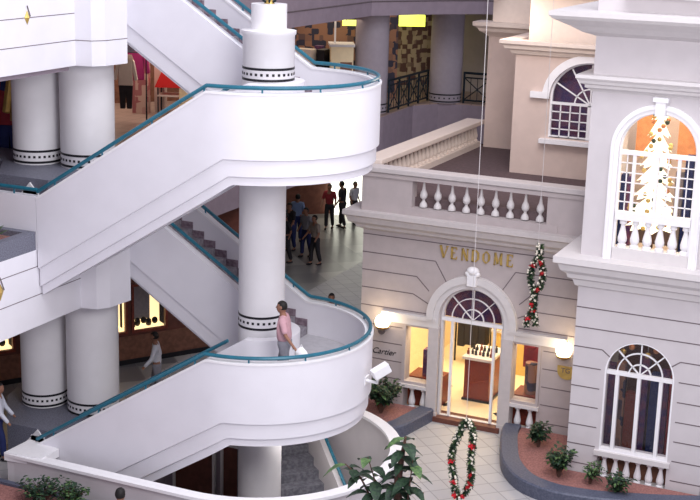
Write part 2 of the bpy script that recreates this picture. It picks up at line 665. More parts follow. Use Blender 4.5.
# ------------------------------------------------------------ gallery slabs
EDGE = [(-3.6, -9.5), (-3.6, -0.8), (-3.27, -0.74), (-3.12, -0.5), (-3.05, 0.12), (-3.50, 0.72)]
near = EDGE + [(-15, 0.72), (-15, -9.5)]


def fascia(z0, z1, lines, name, parapet=0):
    bm = prism(near, z0, z1)
    o = struct(name, bm, M['white'])
    # dark strips painting the shade of incised lines
    bm = bmesh.new()
    for z, full in lines:
        outer = EDGE if full else EDGE[:2]
        for (x0, y0), (x1, y1) in zip(outer, outer[1:]):
            d = Vector((x1 - x0, y1 - y0, 0))
            nrm = Vector((d.y, -d.x, 0)).normalized() * 0.004
            a, b = Vector((x0, y0, z)), Vector((x1, y1, z))
            vs = [bm.verts.new(p) for p in (a + nrm, b + nrm, b + nrm + Vector((0, 0, .014)), a + nrm + Vector((0, 0, .014)),
                                            a - nrm, b - nrm, b - nrm + Vector((0, 0, .014)), a - nrm + Vector((0, 0, .014)))]
            for f in ((0, 1, 2, 3), (4, 5, 6, 7), (0, 1, 5, 4), (2, 3, 7, 6), (1, 2, 6, 5), (0, 3, 7, 4)):
                bm.faces.new([vs[i] for i in f])
    return o, bm


o, lb = fascia(3.12, 4.60, ((3.72, 0), (4.27, 0)), 'trim_1')
struct('trim_2', lb, M['groove_shade_and_dark'])
o, lb = fascia(7.89, 10.6, ((8.36, 1), (8.86, 0)), 'trim_3')
struct('trim_4', lb, M['groove_shade_and_dark'])
# recessed soffit edges of the upper fascia
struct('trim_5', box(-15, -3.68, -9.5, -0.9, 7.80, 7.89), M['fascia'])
# level two slab behind: floor finish and far edge
poly2 = [(-15, -2.15), (-3.6, -2.15), (-3.6, -0.8), (-3.27, -0.74), (-3.12, -0.5), (-3.05, 0.12), (-3.50, 0.72), (-4.12, 0.72), (-4.12, 13.8), (-3.9, 14.8),
         (-4.0, 17.4), (-3.5, 18.3), (-2.8, 18.6), (3.0, 18.9), (3.0, 27), (-15, 27)]
struct('floor.001', prism(poly2, 4.90, L2), M['galfloor'])
struct('balcony_slab.002', prism([(-15, -1.98), (-3.62, -1.98), (-3.62, -0.8), (-3.28, -0.73), (-3.13, -0.5), (-3.07, 0.12), (-3.51, 0.71), (-15, 0.71)], 4.60, 4.90), M['white'])
far2 = [(-15, 0.72), (-4.12, 0.72), (-4.12, 13.8), (-3.9, 14.8), (-4.0, 17.4), (-3.5, 18.3), (-2.8, 18.6), (3.0, 18.9), (3.0, 27), (-15, 27)]
struct('balcony_slab', prism([(x - .0, y) for x, y in far2], 3.70, 4.90), M['fascia'])
far3 = [(-15, 0.72), (-4.12, 0.72), (-4.12, 14.2), (-2.8, 16.2), (-1.8, 17.3), (3.0, 17.6), (3.0, 27), (-15, 27)]
struct('balcony_slab.001', prism(far3, 7.89, 10.4), M['fascia'])
bm = bmesh.new()
for z in (8.3,):
    for (x0, y0), (x1, y1) in zip(far3[1:5], far3[2:6]):
        tube(bm, [(x0 + .01, y0 - .01, z), (x1 + .01, y1 - .01, z)], 0.02, 4)
struct('trim_6', bm, M['groove_shade_and_dark'])

# level two parapet left of the stair and planter in front
struct('wall_left', box(-15, -3.58, -2.15, -2.0, 4.60, 5.61), M['white'])
bm = bmesh.new()
tube(bm, [(-3.57, -2.10, 5.73), (-15, -2.10, 5.73)], 0.036, 8)
gr = empty('guard_rail', (-3.57, -2.1, 5.6), 'short teal handrail over the white parapet at the left picture edge', 'handrail')
o = link('handrail', bm, M['teal'], gr, True)
o.location = (3.57, 2.1, -5.6)
for x in (-4.1, -5.2, -6.3):
    bm = bmesh.new()
    tube(bm, [(x, -2.1, 5.73), (x, -2.1, 5.61)], 0.018, 6)
    o = link('rail_post', bm, M['teal'], gr)
    o.location = (3.57, 2.1, -5.6)
# planter box on gallery edge
pl = empty('planter_box', (-3.6, -2.16, 4.60), 'grey granite planter trough on the gallery edge at the left', 'planter')
poly_out = [(0, 0), (0, -7.3), (-11, -7.3), (-11, 0)]
bm = bmesh.new()
B(bm, -0.16, 0, -7.3, 0, 0, 0.35)
B(bm, -11, -0.16, -0.16, 0, 0, 0.35)
link('trough', bm, M['granite'], pl)
link('soil', box(-11, -0.16, -7.3, -0.16, 0.0, 0.24), M['soil'], pl)

# ------------------------------------------------------------ ground floor with stairwell hole
RW = 2.74
hole = [(-3.88, 2.66), (-3.88, -2.69), (0, -2.69)] + [(2.69 * math.cos(-PI / 2 + PI * i / 24), 2.69 * math.sin(-PI / 2 + PI * i / 24)) for i in range(1, 24)] + [(0, 2.66)]


def slab_with_hole(outer, holes, z0, z1):
    bm = plate(outer, holes, z0, z1)
    for v in bm.verts:
        v.co = Vector((v.co.x, v.co.z, v.co.y))
    return bm


struct('floor', slab_with_hole([(-5, -12), (16, -12), (16, 26), (-5, 26)], [hole], -0.12, 0), M['floor'])
struct('floor.002', box(-22, -5.0, -12, 32, -0.12, 0), M['farfloor'])
struct('floor.003', box(-4.2, 3.2, -3, 3.4, -3.5, -3.4), M['floor'])
# stairwell walls
bm = bmesh.new()
st = []
for p in [(-3.95, -2.66)] + [(x, y) for x, y in []]:
    pass
pts = [(-3.85, -1)] + [(0, -1)]
n = 32
path = [(-3.85, 0)]


def wellpt(k, R):
    return (R * math.cos(k), R * math.sin(k))


ss = []
for R_in, R_out in ((2.62, 2.74),):
    line = [(-3.85, -1, None), (0, -1, None)]
    secs = []
    for x in (-3.9, -2.5, -1.2):
        secs.append([(x, -2.62, -3.4), (x, -2.74, -3.4), (x, -2.74, 0.64), (x, -2.62, 0.64)])
    for i in range(n + 1):
        a = -PI / 2 + PI * i / n
        ca, sa = math.cos(a), math.sin(a)
        secs.append([(2.62 * ca, 2.62 * sa, -3.4), (2.74 * ca, 2.74 * sa, -3.4), (2.74 * ca, 2.74 * sa, 0.64), (2.62 * ca, 2.62 * sa, 0.64)])
    sweep(bm, secs)
w_ = empty('stairwell_wall', (0, 0, 0), 'low white ring wall around the stairwell opening in the plaza floor', 'wall')
link('ring_wall', bm, M['tower'], w_, True)
bm = bmesh.new()
secs = []
for x in (-4.0, -2.5, -1.2):
    secs.append([(x, -2.56, 0.64), (x, -2.80, 0.64), (x, -2.80, 0.70), (x, -2.56, 0.70)])
for i in range(n + 1):
    a = -PI / 2 + PI * i / n
    ca, sa = math.cos(a), math.sin(a)
    secs.append([(2.56 * ca, 2.56 * sa, 0.64), (2.80 * ca, 2.80 * sa, 0.64), (2.80 * ca, 2.80 * sa, 0.70), (2.56 * ca, 2.56 * sa, 0.70)])
sweep(bm, secs)
link('coping', bm, M['rim'], w_, True)
# triangular end shelf of the coping at the left
link('end_shelf', prism([(-4.0, -2.80), (-3.2, -2.70), (-3.2, -2.17), (-3.66, -2.09), (-3.97, -2.05)], 0.56, 0.722), M['rim'], w_)
link('end_wall', prism([(-3.96, -2.76), (-3.25, -2.66), (-3.25, -2.2), (-3.66, -2.13), (-3.93, -2.09)], 0, 0.55), M['tower'], w_)
struct('wall_basement_left', box(-4.2, -3.86, -2.6, 3, -3.4, -0.12), M['fascia'])
struct('wall_basement_back', box(-4.2, 0.1, 2.62, 2.9, -3.4, -0.12), M['fascia'])
for k, x in enumerate((-3.6, -2.35)):
    wf = empty('basement_window', (x, 2.6, -2.9), ('left' if k == 0 else 'right') + ' dark shop window with pale posts down in the stairwell', 'window')
    link('frame', plate([(0, 0), (1.1, 0), (1.1, 2.2), (0, 2.2)], [[(0.06, 0.06), (1.04, 0.06), (1.04, 2.14), (0.06, 2.14)]], -0.08, 0), M['trim'], wf)
    link('pane', box(0.06, 1.04, -0.04, 0.0, 0.06, 2.14), M['brown'], wf)
# basement flight, running at 45 degrees
bs = empty('basement_stairs', (0, 0, -3.4), 'grey granite steps descending into the stairwell behind the ring wall', 'stairs')
dirv = Vector((-0.75, 0.66, 0)).normalized()
nrm = Vector((dirv.y, -dirv.x, 0))       # towards the right side
BR = Vector((1.38, 1.10, -0.40))         # rail point low
pts3 = []
bm = bmesh.new()
nst = 12
tread, rise = 0.29, 0.175
for i in range(nst):
    b0 = BR + dirv * (tread * (i - 5)) - nrm * 0.1
    ztop = BR.z - 0.8 + rise * (i - 5)
    a = b0
    b = b0 + dirv * tread
    c_ = b - nrm * 1.5
    d = a - nrm * 1.5
    ztop = min(ztop, 0.0)
    prism([(a.x, a.y), (b.x, b.y), (c_.x, c_.y), (d.x, d.y)], -3.4, ztop, bm)
M['darkstep'] = mat('dark_granite_step', (0.22, 0.22, 0.25), 0.6, col2=(0.13, 0.13, 0.16), nscale=14)
o = link('steps', bm, M['darkstep'], bs)
o.location = (0, 0, 3.4)
bm = bmesh.new()
a = BR + dirv * (tread * -5)
b = BR + dirv * (tread * 6.6)
sa, sb = BR.z - 5 * rise, BR.z + 6.6 * rise
vs = []
for p, zt in ((a, sa), (b, sb)):
    for off in (-0.1, 0.06):
        q = p + nrm * off
        vs.append([bm.verts.new((q.x, q.y, -3.4)), bm.verts.new((q.x, q.y, zt - 0.12))])
bm.faces.new((vs[0][0], vs[0][1], vs[2][1], vs[2][0]))
bm.faces.new((vs[1][0], vs[1][1], vs[3][1], vs[3][0]))
bm.faces.new((vs[0][1], vs[1][1], vs[3][1], vs[2][1]))
bm.faces.new((vs[0][0], vs[1][0], vs[1][1], vs[0][1]))
bm.faces.new((vs[2][0], vs[3][0], vs[3][1], vs[2][1]))
o = link('side_wall', bm, M['tower'], bs)
o.location = (0, 0, 3.4)
bm = bmesh.new()
tube(bm, [(a.x, a.y, sa), (b.x, b.y, sb)], 0.036, 8)
o = link('handrail', bm, M['teal'], bs, True)
o.location = (0, 0, 3.4)


area_light('stairwell_fill', (0.6, 0.3, 1.2), (0.9, 0.6, -3), 1.0, 1.0, 22, (1.0, 0.95, 0.92))  # added unseen fill that brightens the steps and inner ring wall

# ------------------------------------------------------------ baluster
def baluster_bm(h, r=0.062, tall=False):
    bm = bmesh.new()
    if tall:      # vase shape with slim neck
        pr = [(1, 0), (1, .07), (.85, .13), (.38, .22), (.36, .27), (.85, .34), (.98, .42), (.85, .52), (.5, .62), (.34, .76), (.2, .95), (.24, 1)]
    else:         # skittle shape
        pr = [(1, 0), (1, .10), (.65, .14), (1.0, .22), (1.05, .34), (.8, .52), (.5, .74), (.45, .82), (.8, .86), (.8, .94), (.55, 1.0)]
    lathe(bm, [(a * r, b * h) for a, b in pr], n=12)
    return bm


def cornice(bm, x0, x1, y_wall, prof, ret_left=True, ret_right=False, ydepth=3.0):
    """prof: list of (overhang, z) from top to bottom; extruded along X with mitred return on the left"""
    secs = []
    if ret_left:
        secs.append([(x0 - o_, y_wall + ydepth, z) for o_, z in prof] + [(x0 + 0.05, y_wall + ydepth, prof[-1][1]), (x0 + 0.05, y_wall + ydepth, prof[0][1])])
    secs.append([(x0 - o_ if ret_left else x0, y_wall - o_, z) for o_, z in prof] + [(x0 + (0.05 if ret_left else 0), y_wall + 0.05, prof[-1][1]), (x0 + (0.05 if ret_left else 0), y_wall + 0.05, prof[0][1])])
    secs.append([(x1 + o_ if ret_right else x1, y_wall - o_, z) for o_, z in prof] + [(x1 - (0.05 if ret_right else 0), y_wall + 0.05, prof[-1][1]), (x1 - (0.05 if ret_right else 0), y_wall + 0.05, prof[0][1])])
    if ret_right:
        secs.append([(x1 + o_, y_wall + ydepth, z) for o_, z in prof] + [(x1 - 0.05, y_wall + ydepth, prof[-1][1]), (x1 - 0.05, y_wall + ydepth, prof[0][1])])
    sweep(bm, secs)


def strip(bm, pts, y, wd=0.022):
    """dark strips painting groove shade on a facade in plane y"""
    for (x0, z0), (x1, z1) in zip(pts, pts[1:]):
        d = Vector((x1 - x0, 0, z1 - z0))
        nn = Vector((-d.z, 0, d.x)).normalized() * wd / 2
        a, b = Vector((x0, y, z0)), Vector((x1, y, z1))
        f = Vector((0, -0.004, 0))
        bk = Vector((0, 0.004, 0))
        vs = [bm.verts.new(p) for p in (a + nn + f, b + nn + f, b - nn + f, a - nn + f, a + nn + bk, b + nn + bk, b - nn + bk, a - nn + bk)]
        for q in ((0, 1, 2, 3), (4, 5, 6, 7), (0, 1, 5, 4), (2, 3, 7, 6), (1, 2, 6, 5), (0, 3, 7, 4)):
            bm.faces.new([vs[i] for i in q])


def arch_band(cx, zs, r_in, r_out, z_low, y0, y1, ex=1.0, legs=True):
    """archivolt: ring over the opening, with legs down to z_low"""
    o_ = [(cx + r_out, z_low)] + arc(cx, zs, r_out, 0, PI, 24) + [(cx - r_out, z_low)]
    i_ = [(cx - r_in, z_low)] + arc(cx, zs, r_in, PI, 0, 24) + [(cx + r_in, z_low)]
    return plate(o_ + i_, [], y0, y1)


def fan(bm, cx, zs, r, y0, y1, th=0.022, radii=(0.36, 0.70), spokes=5, arcsfrom=0.0):
    for q in radii:
        pts = arc(cx, zs, r * q + th / 2, 0, PI, 16) + arc(cx, zs, r * q - th / 2, PI, 0, 16)
        plate(pts, [], y0, y1, bm)
    for k in range(1, spokes + 1):
        a = PI * k / (spokes + 1)
        dx, dz = math.cos(a), math.sin(a)
        nx, nz = -dz * th / 2, dx * th / 2
        ra = r * arcsfrom
        plate([(cx + dx * ra + nx, zs + dz * ra + nz), (cx + dx * r + nx, zs + dz * r + nz), (cx + dx * r - nx, zs + dz * r - nz), (cx + dx * ra - nx, zs + dz * ra - nz)], [], y0, y1, bm)


# ============================================================ VENDOME building
YV = 4.5
CX = 2.72
vb = empty('shop_building', (0.1, YV, 0), 'pinkish rusticated shop front with arched door and gold lettering between stair and tower', 'building')
VL = (-0.1, -YV, 0)


def vpart(name, bm, m, smooth=False, par=vb):
    o = link(name, bm, m, par, smooth)
    if par is vb:
        o.location = VL
    return o


door_hole = arch_poly(CX, 0.72, 0.02, 2.37)
holes = [door_hole,
         [(1.20, 0.76), (1.78, 0.76), (1.78, 2.06), (1.20, 2.06)], [(3.66, 0.76), (4.24, 0.76), (4.24, 2.06), (3.66, 2.06)],
         [(1.18, 0.10), (1.80, 0.10), (1.80, 0.62), (1.18, 0.62)], [(3.64, 0.10), (4.26, 0.10), (4.26, 0.62), (3.64, 0.62)]]
vpart('wall', plate([(0.1, 0.0), (5.6, 0.0), (5.6, 4.6), (0.1, 4.6)], holes, YV, YV + 0.3), M['vendome'])
vpart('side_wall', box(0.1, 0.4, YV + 0.3, 11.4, 0, 4.6), M['vendome'])
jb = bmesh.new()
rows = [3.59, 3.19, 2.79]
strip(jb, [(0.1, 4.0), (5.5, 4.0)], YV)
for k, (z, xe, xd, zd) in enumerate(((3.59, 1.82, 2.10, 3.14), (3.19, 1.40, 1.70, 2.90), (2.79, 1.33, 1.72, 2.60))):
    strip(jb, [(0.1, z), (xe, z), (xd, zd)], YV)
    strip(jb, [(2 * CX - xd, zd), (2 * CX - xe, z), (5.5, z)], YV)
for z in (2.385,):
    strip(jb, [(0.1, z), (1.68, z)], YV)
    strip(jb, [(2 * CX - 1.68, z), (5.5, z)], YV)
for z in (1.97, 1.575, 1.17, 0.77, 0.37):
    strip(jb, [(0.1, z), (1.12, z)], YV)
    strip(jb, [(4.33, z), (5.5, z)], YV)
vpart('groove_shade_line', jb, M['groove_shade_and_dark'])  # raised dark strips stand for shaded rustication grooves
bm = bmesh.new()
cornice(bm, 0.1, 5.45, YV, [(0.36, 4.56), (0.36, 4.46), (0.30, 4.42), (0.26, 4.30), (0.14, 4.22), (0.12, 4.16), (0.03, 4.12), (0.0, 4.10)], ydepth=2.5)
vpart('cornice', bm, M['vtrim'])
vpart('arch_moulding', arch_band(CX, 2.37, 0.74, 0.98, 2.12, YV - 0.09, YV - 0.002), M['trim'])
bm = arch_band(CX, 2.37, 0.86, 1.02, 2.3, YV - 0.13, YV - 0.002)
vpart('arch_moulding', bm, M['trim'])
bm = bmesh.new()
for s in (-1, 1):
    xa, xb = sorted((CX + s * 0.72, CX + s * 0.96))
    bm = bmesh.new()
    B(bm, xa, xb, YV - 0.10, YV + 0.2, 0.0, 2.12)
    B(bm, xa - .02, xb + .02, YV - 0.12, YV, 0.0, 0.18)
    vpart('pilaster', bm, M['vtrim'])
bm = bmesh.new()
for s in (-1, 1):
    xa, xb = sorted((CX + s * 0.80, CX + s * 2.08))
    bm = bmesh.new()
    B(bm, xa, xb, YV - 0.07, YV, 2.10, 2.32)
    B(bm, xa, xb + (0.03 if s > 0 else 0), YV - 0.11, YV, 2.25, 2.33)
    vpart('impost_band', bm, M['trim'])
# keystone scroll
bm = bmesh.new()
B(bm, CX - 0.10, CX + 0.10, YV - 0.2, YV, 3.20, 3.44)
ball(bm, (CX, YV - 0.12, 3.52), 0.12, 12, 8, (1.2, 0.9, 0.8))
ball(bm, (CX - 0.11, YV - 0.14, 3.46), 0.06)
ball(bm, (CX + 0.11, YV - 0.14, 3.46), 0.06)
vpart('keystone', bm, M['rim'], True)
# window surrounds and balusters
for (xa, xb) in ((1.20, 1.78), (3.66, 4.24)):
    bm = plate([(xa - 0.07, 0.66), (xb + 0.05, 0.66), (xb + 0.05, 2.10), (xa - 0.07, 2.10)], [[(xa + .01, 0.78), (xb - .01, 0.78), (xb - .01, 2.05), (xa + .01, 2.05)]], YV - 0.04, YV + 0.04)
    f = vpart('window_frame', bm, M['vendome'])
    p = link('pane', box(xa, xb, YV + 0.05, YV + 0.06, 0.77, 2.05), M['glass'], f)
    s_ = link('sill', box(xa - 0.1, xb + 0.08, YV - 0.09, YV, 0.64, 0.72), M['trim'], f)
    link('baluster_base', box(xa - 0.02, xb + 0.02, YV - 0.03, YV + 0.25, 0.0, 0.12), M['trim'], f)
    for q in (0.28, 0.75):
        b_ = link('baluster', baluster_bm(0.50, 0.075), M['rim'], f, True)
        b_.location = (xa + (xb - xa) * q, YV + 0.10, 0.12)
# door frame and fan light
f = vpart('door_frame', plate(arch_poly(CX, 0.72, 0.10, 2.37), [arch_poly(CX, 0.66, 0.12, 2.40)], YV + 0.02, YV + 0.12), M['trim'])
bm = bmesh.new()
B(bm, CX - 0.70, CX + 0.70, YV + 0.0, YV + 0.12, 2.30, 2.37)
for x in (CX - 0.46, CX + 0.50):
    B(bm, x - 0.025, x + 0.025, YV + 0.02, YV + 0.10, 0.1, 2.32)
link('door_post', bm, M['rim'], f)
bm = bmesh.new()
fan(bm, CX, 2.38, 0.67, YV + 0.03, YV + 0.07, 0.018, (0.36, 0.72), 3)
link('fanlight_bar', bm, M['rim'], f)
link('pane', plate(arch_poly(CX, 0.66, 0.12, 2.40), [], YV + 0.075, YV + 0.085), M['glass'], f)
vpart('doorstep', box(CX - 0.78, CX + 0.78, YV - 0.18, YV + 0.3, 0.0, 0.11), M['brown'])


def text_obj(s, size, loc, rot, m, name, parent=None, depth=0.02, shear=0.0, space=1.0):
    cu = bpy.data.curves.new(name, 'FONT')
    cu.body = s
    cu.size = size
    cu.extrude = depth
    cu.shear = shear
    cu.space_character = space
    cu.align_x = 'LEFT'
    o = bpy.data.objects.new(name, cu)
    COL.objects.link(o)
    dg = bpy.context.evaluated_depsgraph_get()
    me = bpy.data.meshes.new_from_object(o.evaluated_get(dg))
    bpy.data.objects.remove(o)
    me.materials.clear()
    me.materials.append(m)
    o2 = bpy.data.objects.new(name, me)
    COL.objects.link(o2)
    o2.location = loc
    o2.rotation_euler = rot
    if parent:
        o2.parent = parent
    return o2


# gold serif letters
SERIF = {
    'V': [((0.0, 1), (0.42, 0), .16), ((0.84, 1), (0.42, 0), .07), ((-.1, 1), (.16, 1), .06), ((.66, 1), (.94, 1), .06)],
    'E': [((.12, 0), (.12, 1), .16), ((0, .97), (.66, .97), .07), ((0, .03), (.7, .03), .07), ((.12, .52), (.5, .52), .06), ((.66, .78), (.66, 1), .05), ((.7, 0), (.7, .24), .05)],
    'R': [((.12, 0), (.12, 1), .16), ((0, .97), (.5, .97), .07), ((.5, .97), (.68, .85), .1), ((.68, .85), (.68, .64), .14), ((.68, .64), (.5, .5), .1), ((.5, .5), (.12, .5), .07), ((.4, .5), (.78, 0), .14), ((0, .03), (.26, .03), .06)],
    'N': [((.1, 0), (.1, 1), .07), ((.1, 1), (.74, 0), .16), ((.74, 0), (.74, 1), .07), ((0, .03), (.22, .03), .06), ((.62, .97), (.86, .97), .06)],
    'D': [((.12, 0), (.12, 1), .16), ((0, .97), (.45, .97), .07), ((.45, .97), (.72, .78), .11), ((.76, .8), (.76, .2), .15), ((.72, .22), (.45, .03), .11), ((.45, .03), (0, .03), .07)],
    'O': [((.08, .25), (.08, .75), .15), ((.08, .75), (.4, .98), .09), ((.4, .98), (.74, .75), .09), ((.74, .75), (.74, .25), .15), ((.74, .25), (.4, .02), .09), ((.4, .02), (.08, .25), .09)],
    'M': [((.1, 0), (.14, 1), .07), ((.14, 1), (.48, .1), .16), ((.48, .1), (.86, 1), .07), ((.86, 1), (.9, 0), .16), ((0, .03), (.22, .03), .06), ((.78, .03), (1.02, .03), .06)],
}
x = 1.93
H = 0.26
pitch = [0.24, 0.235, 0.235, 0.245, 0.245, 0.285, 0.2]
zz = 3.70
for k, ch in enumerate('VENDOME'):
    bm = bmesh.new()
    for (a, b, wd) in SERIF[ch]:
        ax, az = x + a[0] * H * 0.72, zz + a[1] * H
        bx, bz = x + b[0] * H * 0.72, zz + b[1] * H
        d = Vector((bx - ax, bz - az)).normalized()
        nx, nz = -d.y * wd * H / 2, d.x * wd * H / 2
        plate([(ax + nx, az + nz), (bx + nx, bz + nz), (bx - nx, bz - nz), (ax - nx, az - nz)], [], YV - 0.04, YV - 0.003, bm)
    vpart('sign_letter', bm, M['gold'])
    x += pitch[k]

# small script sign and plaque
t = text_obj('Cartier', 0.19, (0.40, YV - 0.012, 1.30), (PI / 2, 0, 0), M['black'], 'wall_lettering', depth=0.004, shear=0.4)
tag(t, 'small dark script lettering on the shop wall left of the left window', 'sign')
pq = empty('wall_plaque', (4.86, YV - 0.001, 1.50), 'small gold plaque with dark letters below the right globe lamp', 'plaque')
bm = plate(arc(0, 0.10, 0.17, PI, 2 * PI, 12, 1.15) + [(0.2, 0.22), (-0.2, 0.22)], [], -0.03, 0)
link('plate', bm, M['gold'], pq)
t = text_obj('TG', 0.15, (-0.12, -0.034, 0.08), (PI / 2, 0, 0), M['groove_shade_and_dark'], 'lettering', pq, depth=0.003)


# globe lamps
def globe(x, z, label):
    r = empty('wall_lamp', (x, YV, z), label, 'lamp', None)
    bm = bmesh.new()
    ball(bm, (0, -0.24, 0), 0.165, 24, 16)
    link('globe', bm, M['lampglobe'], r, True)
    bm = bmesh.new()
    lathe(bm, [(0.05, -0.20), (0.15, -0.14), (0.16, -0.10), (0.14, -0.10)], 0, -0.24, 0, 20)
    tube(bm, [(0, 0, -0.18), (0, -0.2, -0.20)], 0.025, 8)
    ball(bm, (0, -0.01, -0.18), 0.05, 8, 6)
    link('bracket', bm, M['brass'], r, True)
    l = bpy.data.lights.new('globe_light', 'POINT')
    l.energy = 8
    l.color = (1, 0.78, 0.5)
    l.shadow_soft_size = 0.16
    lo = bpy.data.objects.new('globe_light', l)
    COL.objects.link(lo)
    lo.location = (x, YV - 0.46, z + 0.02)


globe(0.73, 2.13, 'glowing globe wall lamp left of the arched shop door')
globe(4.83, 2.13, 'glowing globe wall lamp right of the arched shop door')

# round ornament seen above the script sign
orn = tag(link('wall_ornament', plate(arc(0.62, 1.83, 0.08, 0, 2 * PI - 0.3, 14), [], YV - 0.03, YV - 0.002), M['groove_shade_and_dark']), 'small round dark boss on the shop wall above the script lettering', 'ornament')

# shop interior
bm = bmesh.new()
B(bm, 0.45, 5.3, YV + 0.3, 9.6, 0.0, 0.10)
o = vpart('interior_floor', bm, M['creamfloor'])
vpart('interior_wall', box(0.45, 5.3, 9.6, 9.7, 0.0, 3.6), M['cream'])
vpart('upper_panelling', box(0.48, 5.28, 9.5, 9.6, 1.9, 3.6), M['brown'])
vpart('hanging_bulkhead', box(1.9, 3.55, 5.05, 5.12, 2.24, 3.6), M['purple'])
vpart('interior_ceiling', box(0.45, 5.3, YV + 0.3, 9.7, 3.6, 3.7), M['cream'])
vpart('interior_wall', box(0.42, 0.48, YV + 0.3, 9.6, 0.0, 3.6), M['cream'])
vpart('interior_wall', box(5.28, 5.32, YV + 0.3, 9.6, 0.0, 3.6), M['cream'])
# black diamond insets
for (x, y) in ((1.95, 5.2), (2.35, 6.7), (1.75, 7.9), (3.2, 5.2), (1.55, 6.4), (3.3, 8.0)):
    bm = prism([(x - 0.13, y), (x, y - 0.13), (x + 0.13, y), (x, y + 0.13)], 0.10, 0.104)
    vpart('floor_inset', bm, M['black'])
area_light('shop_light', (2.6, 7.0, 3.5), (2.6, 6.6, 0), 3.5, 3.5, 270, (1.0, 0.82, 0.52))
area_light('window_light_a', (1.5, YV + 0.5, 2.2), (1.45, YV + 0.6, 0), 0.5, 0.3, 12, (1.0, 0.78, 0.40))
area_light('window_light_b', (3.95, YV + 0.5, 2.2), (3.95, YV + 0.6, 0), 0.5, 0.3, 8, (1.0, 0.8, 0.5))

# counter
ct = empty('display_counter', (2.42, 6.15, 0.10), 'dark red wooden counter with pale top inside the arched shop door', 'counter', rz=0.0)
link('cabinet', box(-0.24, 0.36, -0.45, 0.45, 0, 0.98), M['darkwood'], ct, bevel=0.01)
link('top', box(-0.29, 0.41, -0.50, 0.50, 0.98, 1.05), M['trim'], ct, bevel=0.01)
link('plinth', box(-0.27, 0.39, -0.48, 0.48, 0, 0.05), M['black'], ct)
for k in range(14):
    x = 2.42 - 0.22 + 0.09 * (k % 7)
    y = 6.15 - 0.28 + 0.35 * (k // 7) + 0.04 * (k % 2)
    h = 0.12 + 0.05 * random.random()
    bm = bmesh.new()
    lathe(bm, [(0.032, 0), (0.034, h * 0.55), (0.014, h * 0.7), (0.014, h * 0.85), (0.02, h * 0.86), (0.018, h)], n=10)
    o = link('bottle', bm, M['black'] if k % 3 else M['darkwood'], None, True)
    o.location = (x, y, 1.151)
    tag(o, 'small dark bottle on the shop counter, %s from the left in the %s row' % (('first', 'second', 'third', 'fourth', 'fifth', 'sixth', 'seventh')[k % 7], ('front', 'rear')[k // 7]), 'bottle', 'small bottles on the shop counter')
# cream cabinet behind
cb = empty('cabinet', (2.62, 7.9, 0.10), 'pale yellow shelving cabinet behind the counter inside the shop', 'cabinet')
link('body', box(-0.5, 0.8, 0, 0.5, 0, 1.75), M['yellowbox'], cb, bevel=0.01)
link('shelf', box(-0.55, 0.85, -0.06, 0.5, 1.0, 1.06), M['trim'], cb)
link('cabinet_top', box(-0.55, 0.85, -0.06, 0.55, 1.75, 1.82), M['trim'], cb)
# dark curtain with figure-like clothes rail left
cr = empty('clothes_stand', (1.35, 8.2, 0.10), 'dark clothes hanging in the left depth of the lit shop', 'clothes stand')
bm = bmesh.new()
tube(bm, [(-.3, 0, 0), (-.3, 0, 1.68), (.6, 0, 1.68), (.6, 0, 0)], 0.025, 6)
link('stand', bm, M['iron'], cr)
for k in range(4):
    bm = bmesh.new()
    xx = -0.1 + 0.18 * k
    prism([(xx - .09, -.22), (xx + .09, -.22), (xx + .07, .22), (xx - .07, .22)], 0.45 + .06 * (k % 2), 1.62, bm)
    link('coat', bm, M['darkcloth'], cr, bevel=0.03)


def shelf_goods(name, x0, x1, y, z0, z1, mats, label, cat, n=5):
    root = empty(name, ((x0 + x1) / 2, y, z0), label, cat)
    wdt = (x1 - x0) / n
    for k in range(n):
        h = (z1 - z0) * (0.6 + 0.4 * random.random())
        link('panel', box(x0 + wdt * k - (x0 + x1) / 2, x0 + wdt * (k + .92) - (x0 + x1) / 2, 0, 0.2, 0, h), mats[k % len(mats)], root, bevel=0.01)
    return root


# left window display: boxes; right window: dark rack with pattern
wd = empty('window_display', (1.58, 4.95, 0.10), 'red and purple striped boxes stacked in the left shop window', 'display')
link('platform', box(-0.42, 0.32, -0.12, 0.5, 0, 0.68), M['darkwood'], wd)
link('box', box(-0.13, 0.02, 0.0, 0.2, 0.68, 1.3), M['purple'], wd, bevel=.01)
link('box', box(0.03, 0.26, 0.02, 0.2, 0.68, 1.35), M['redcloth'], wd, bevel=.01)
wd = empty('window_display', (3.95, 4.95, 0.10), 'dark patterned fabric roll standing in the right shop window', 'display')
link('platform', box(-0.35, 0.40, -0.12, 0.5, 0, 0.68), M['darkwood'], wd)
bm = bmesh.new()
cyl(bm, -0.02, 0.1, 0.68, 1.38, 0.13, n=16)
link('roll', bm, M['goods'], wd, True)
link('board', box(0.15, 0.36, 0.1, 0.2, 0.68, 1.25), M['orange'], wd)
link('backboard', box(-0.3, 0.42, 0.4, 0.5, 1.15, 2.1), M['redcloth'], wd)
bm = bmesh.new()
ball(bm, (0.22, 0.2, 1.82), 0.13, 12, 8, (1, .6, .8))
link('cushion', bm, M['darkcloth'], wd, True)
bm = bmesh.new()
ball(bm, (-0.1, 0.25, 1.72), 0.14, 12, 8, (1, .6, .8))
link('cushion', bm, M['redcloth'], wd, True)

# ------------------------------------------------------------ Vendome terrace and balustrades
struct('floor.004', box(0.1, 9.0, YV + 0.05, 11.6, 4.56, 4.93), M['terrace'])


def balustrade(name, label, x0, n, pitch_, z0, ph, grp=None):
    pass


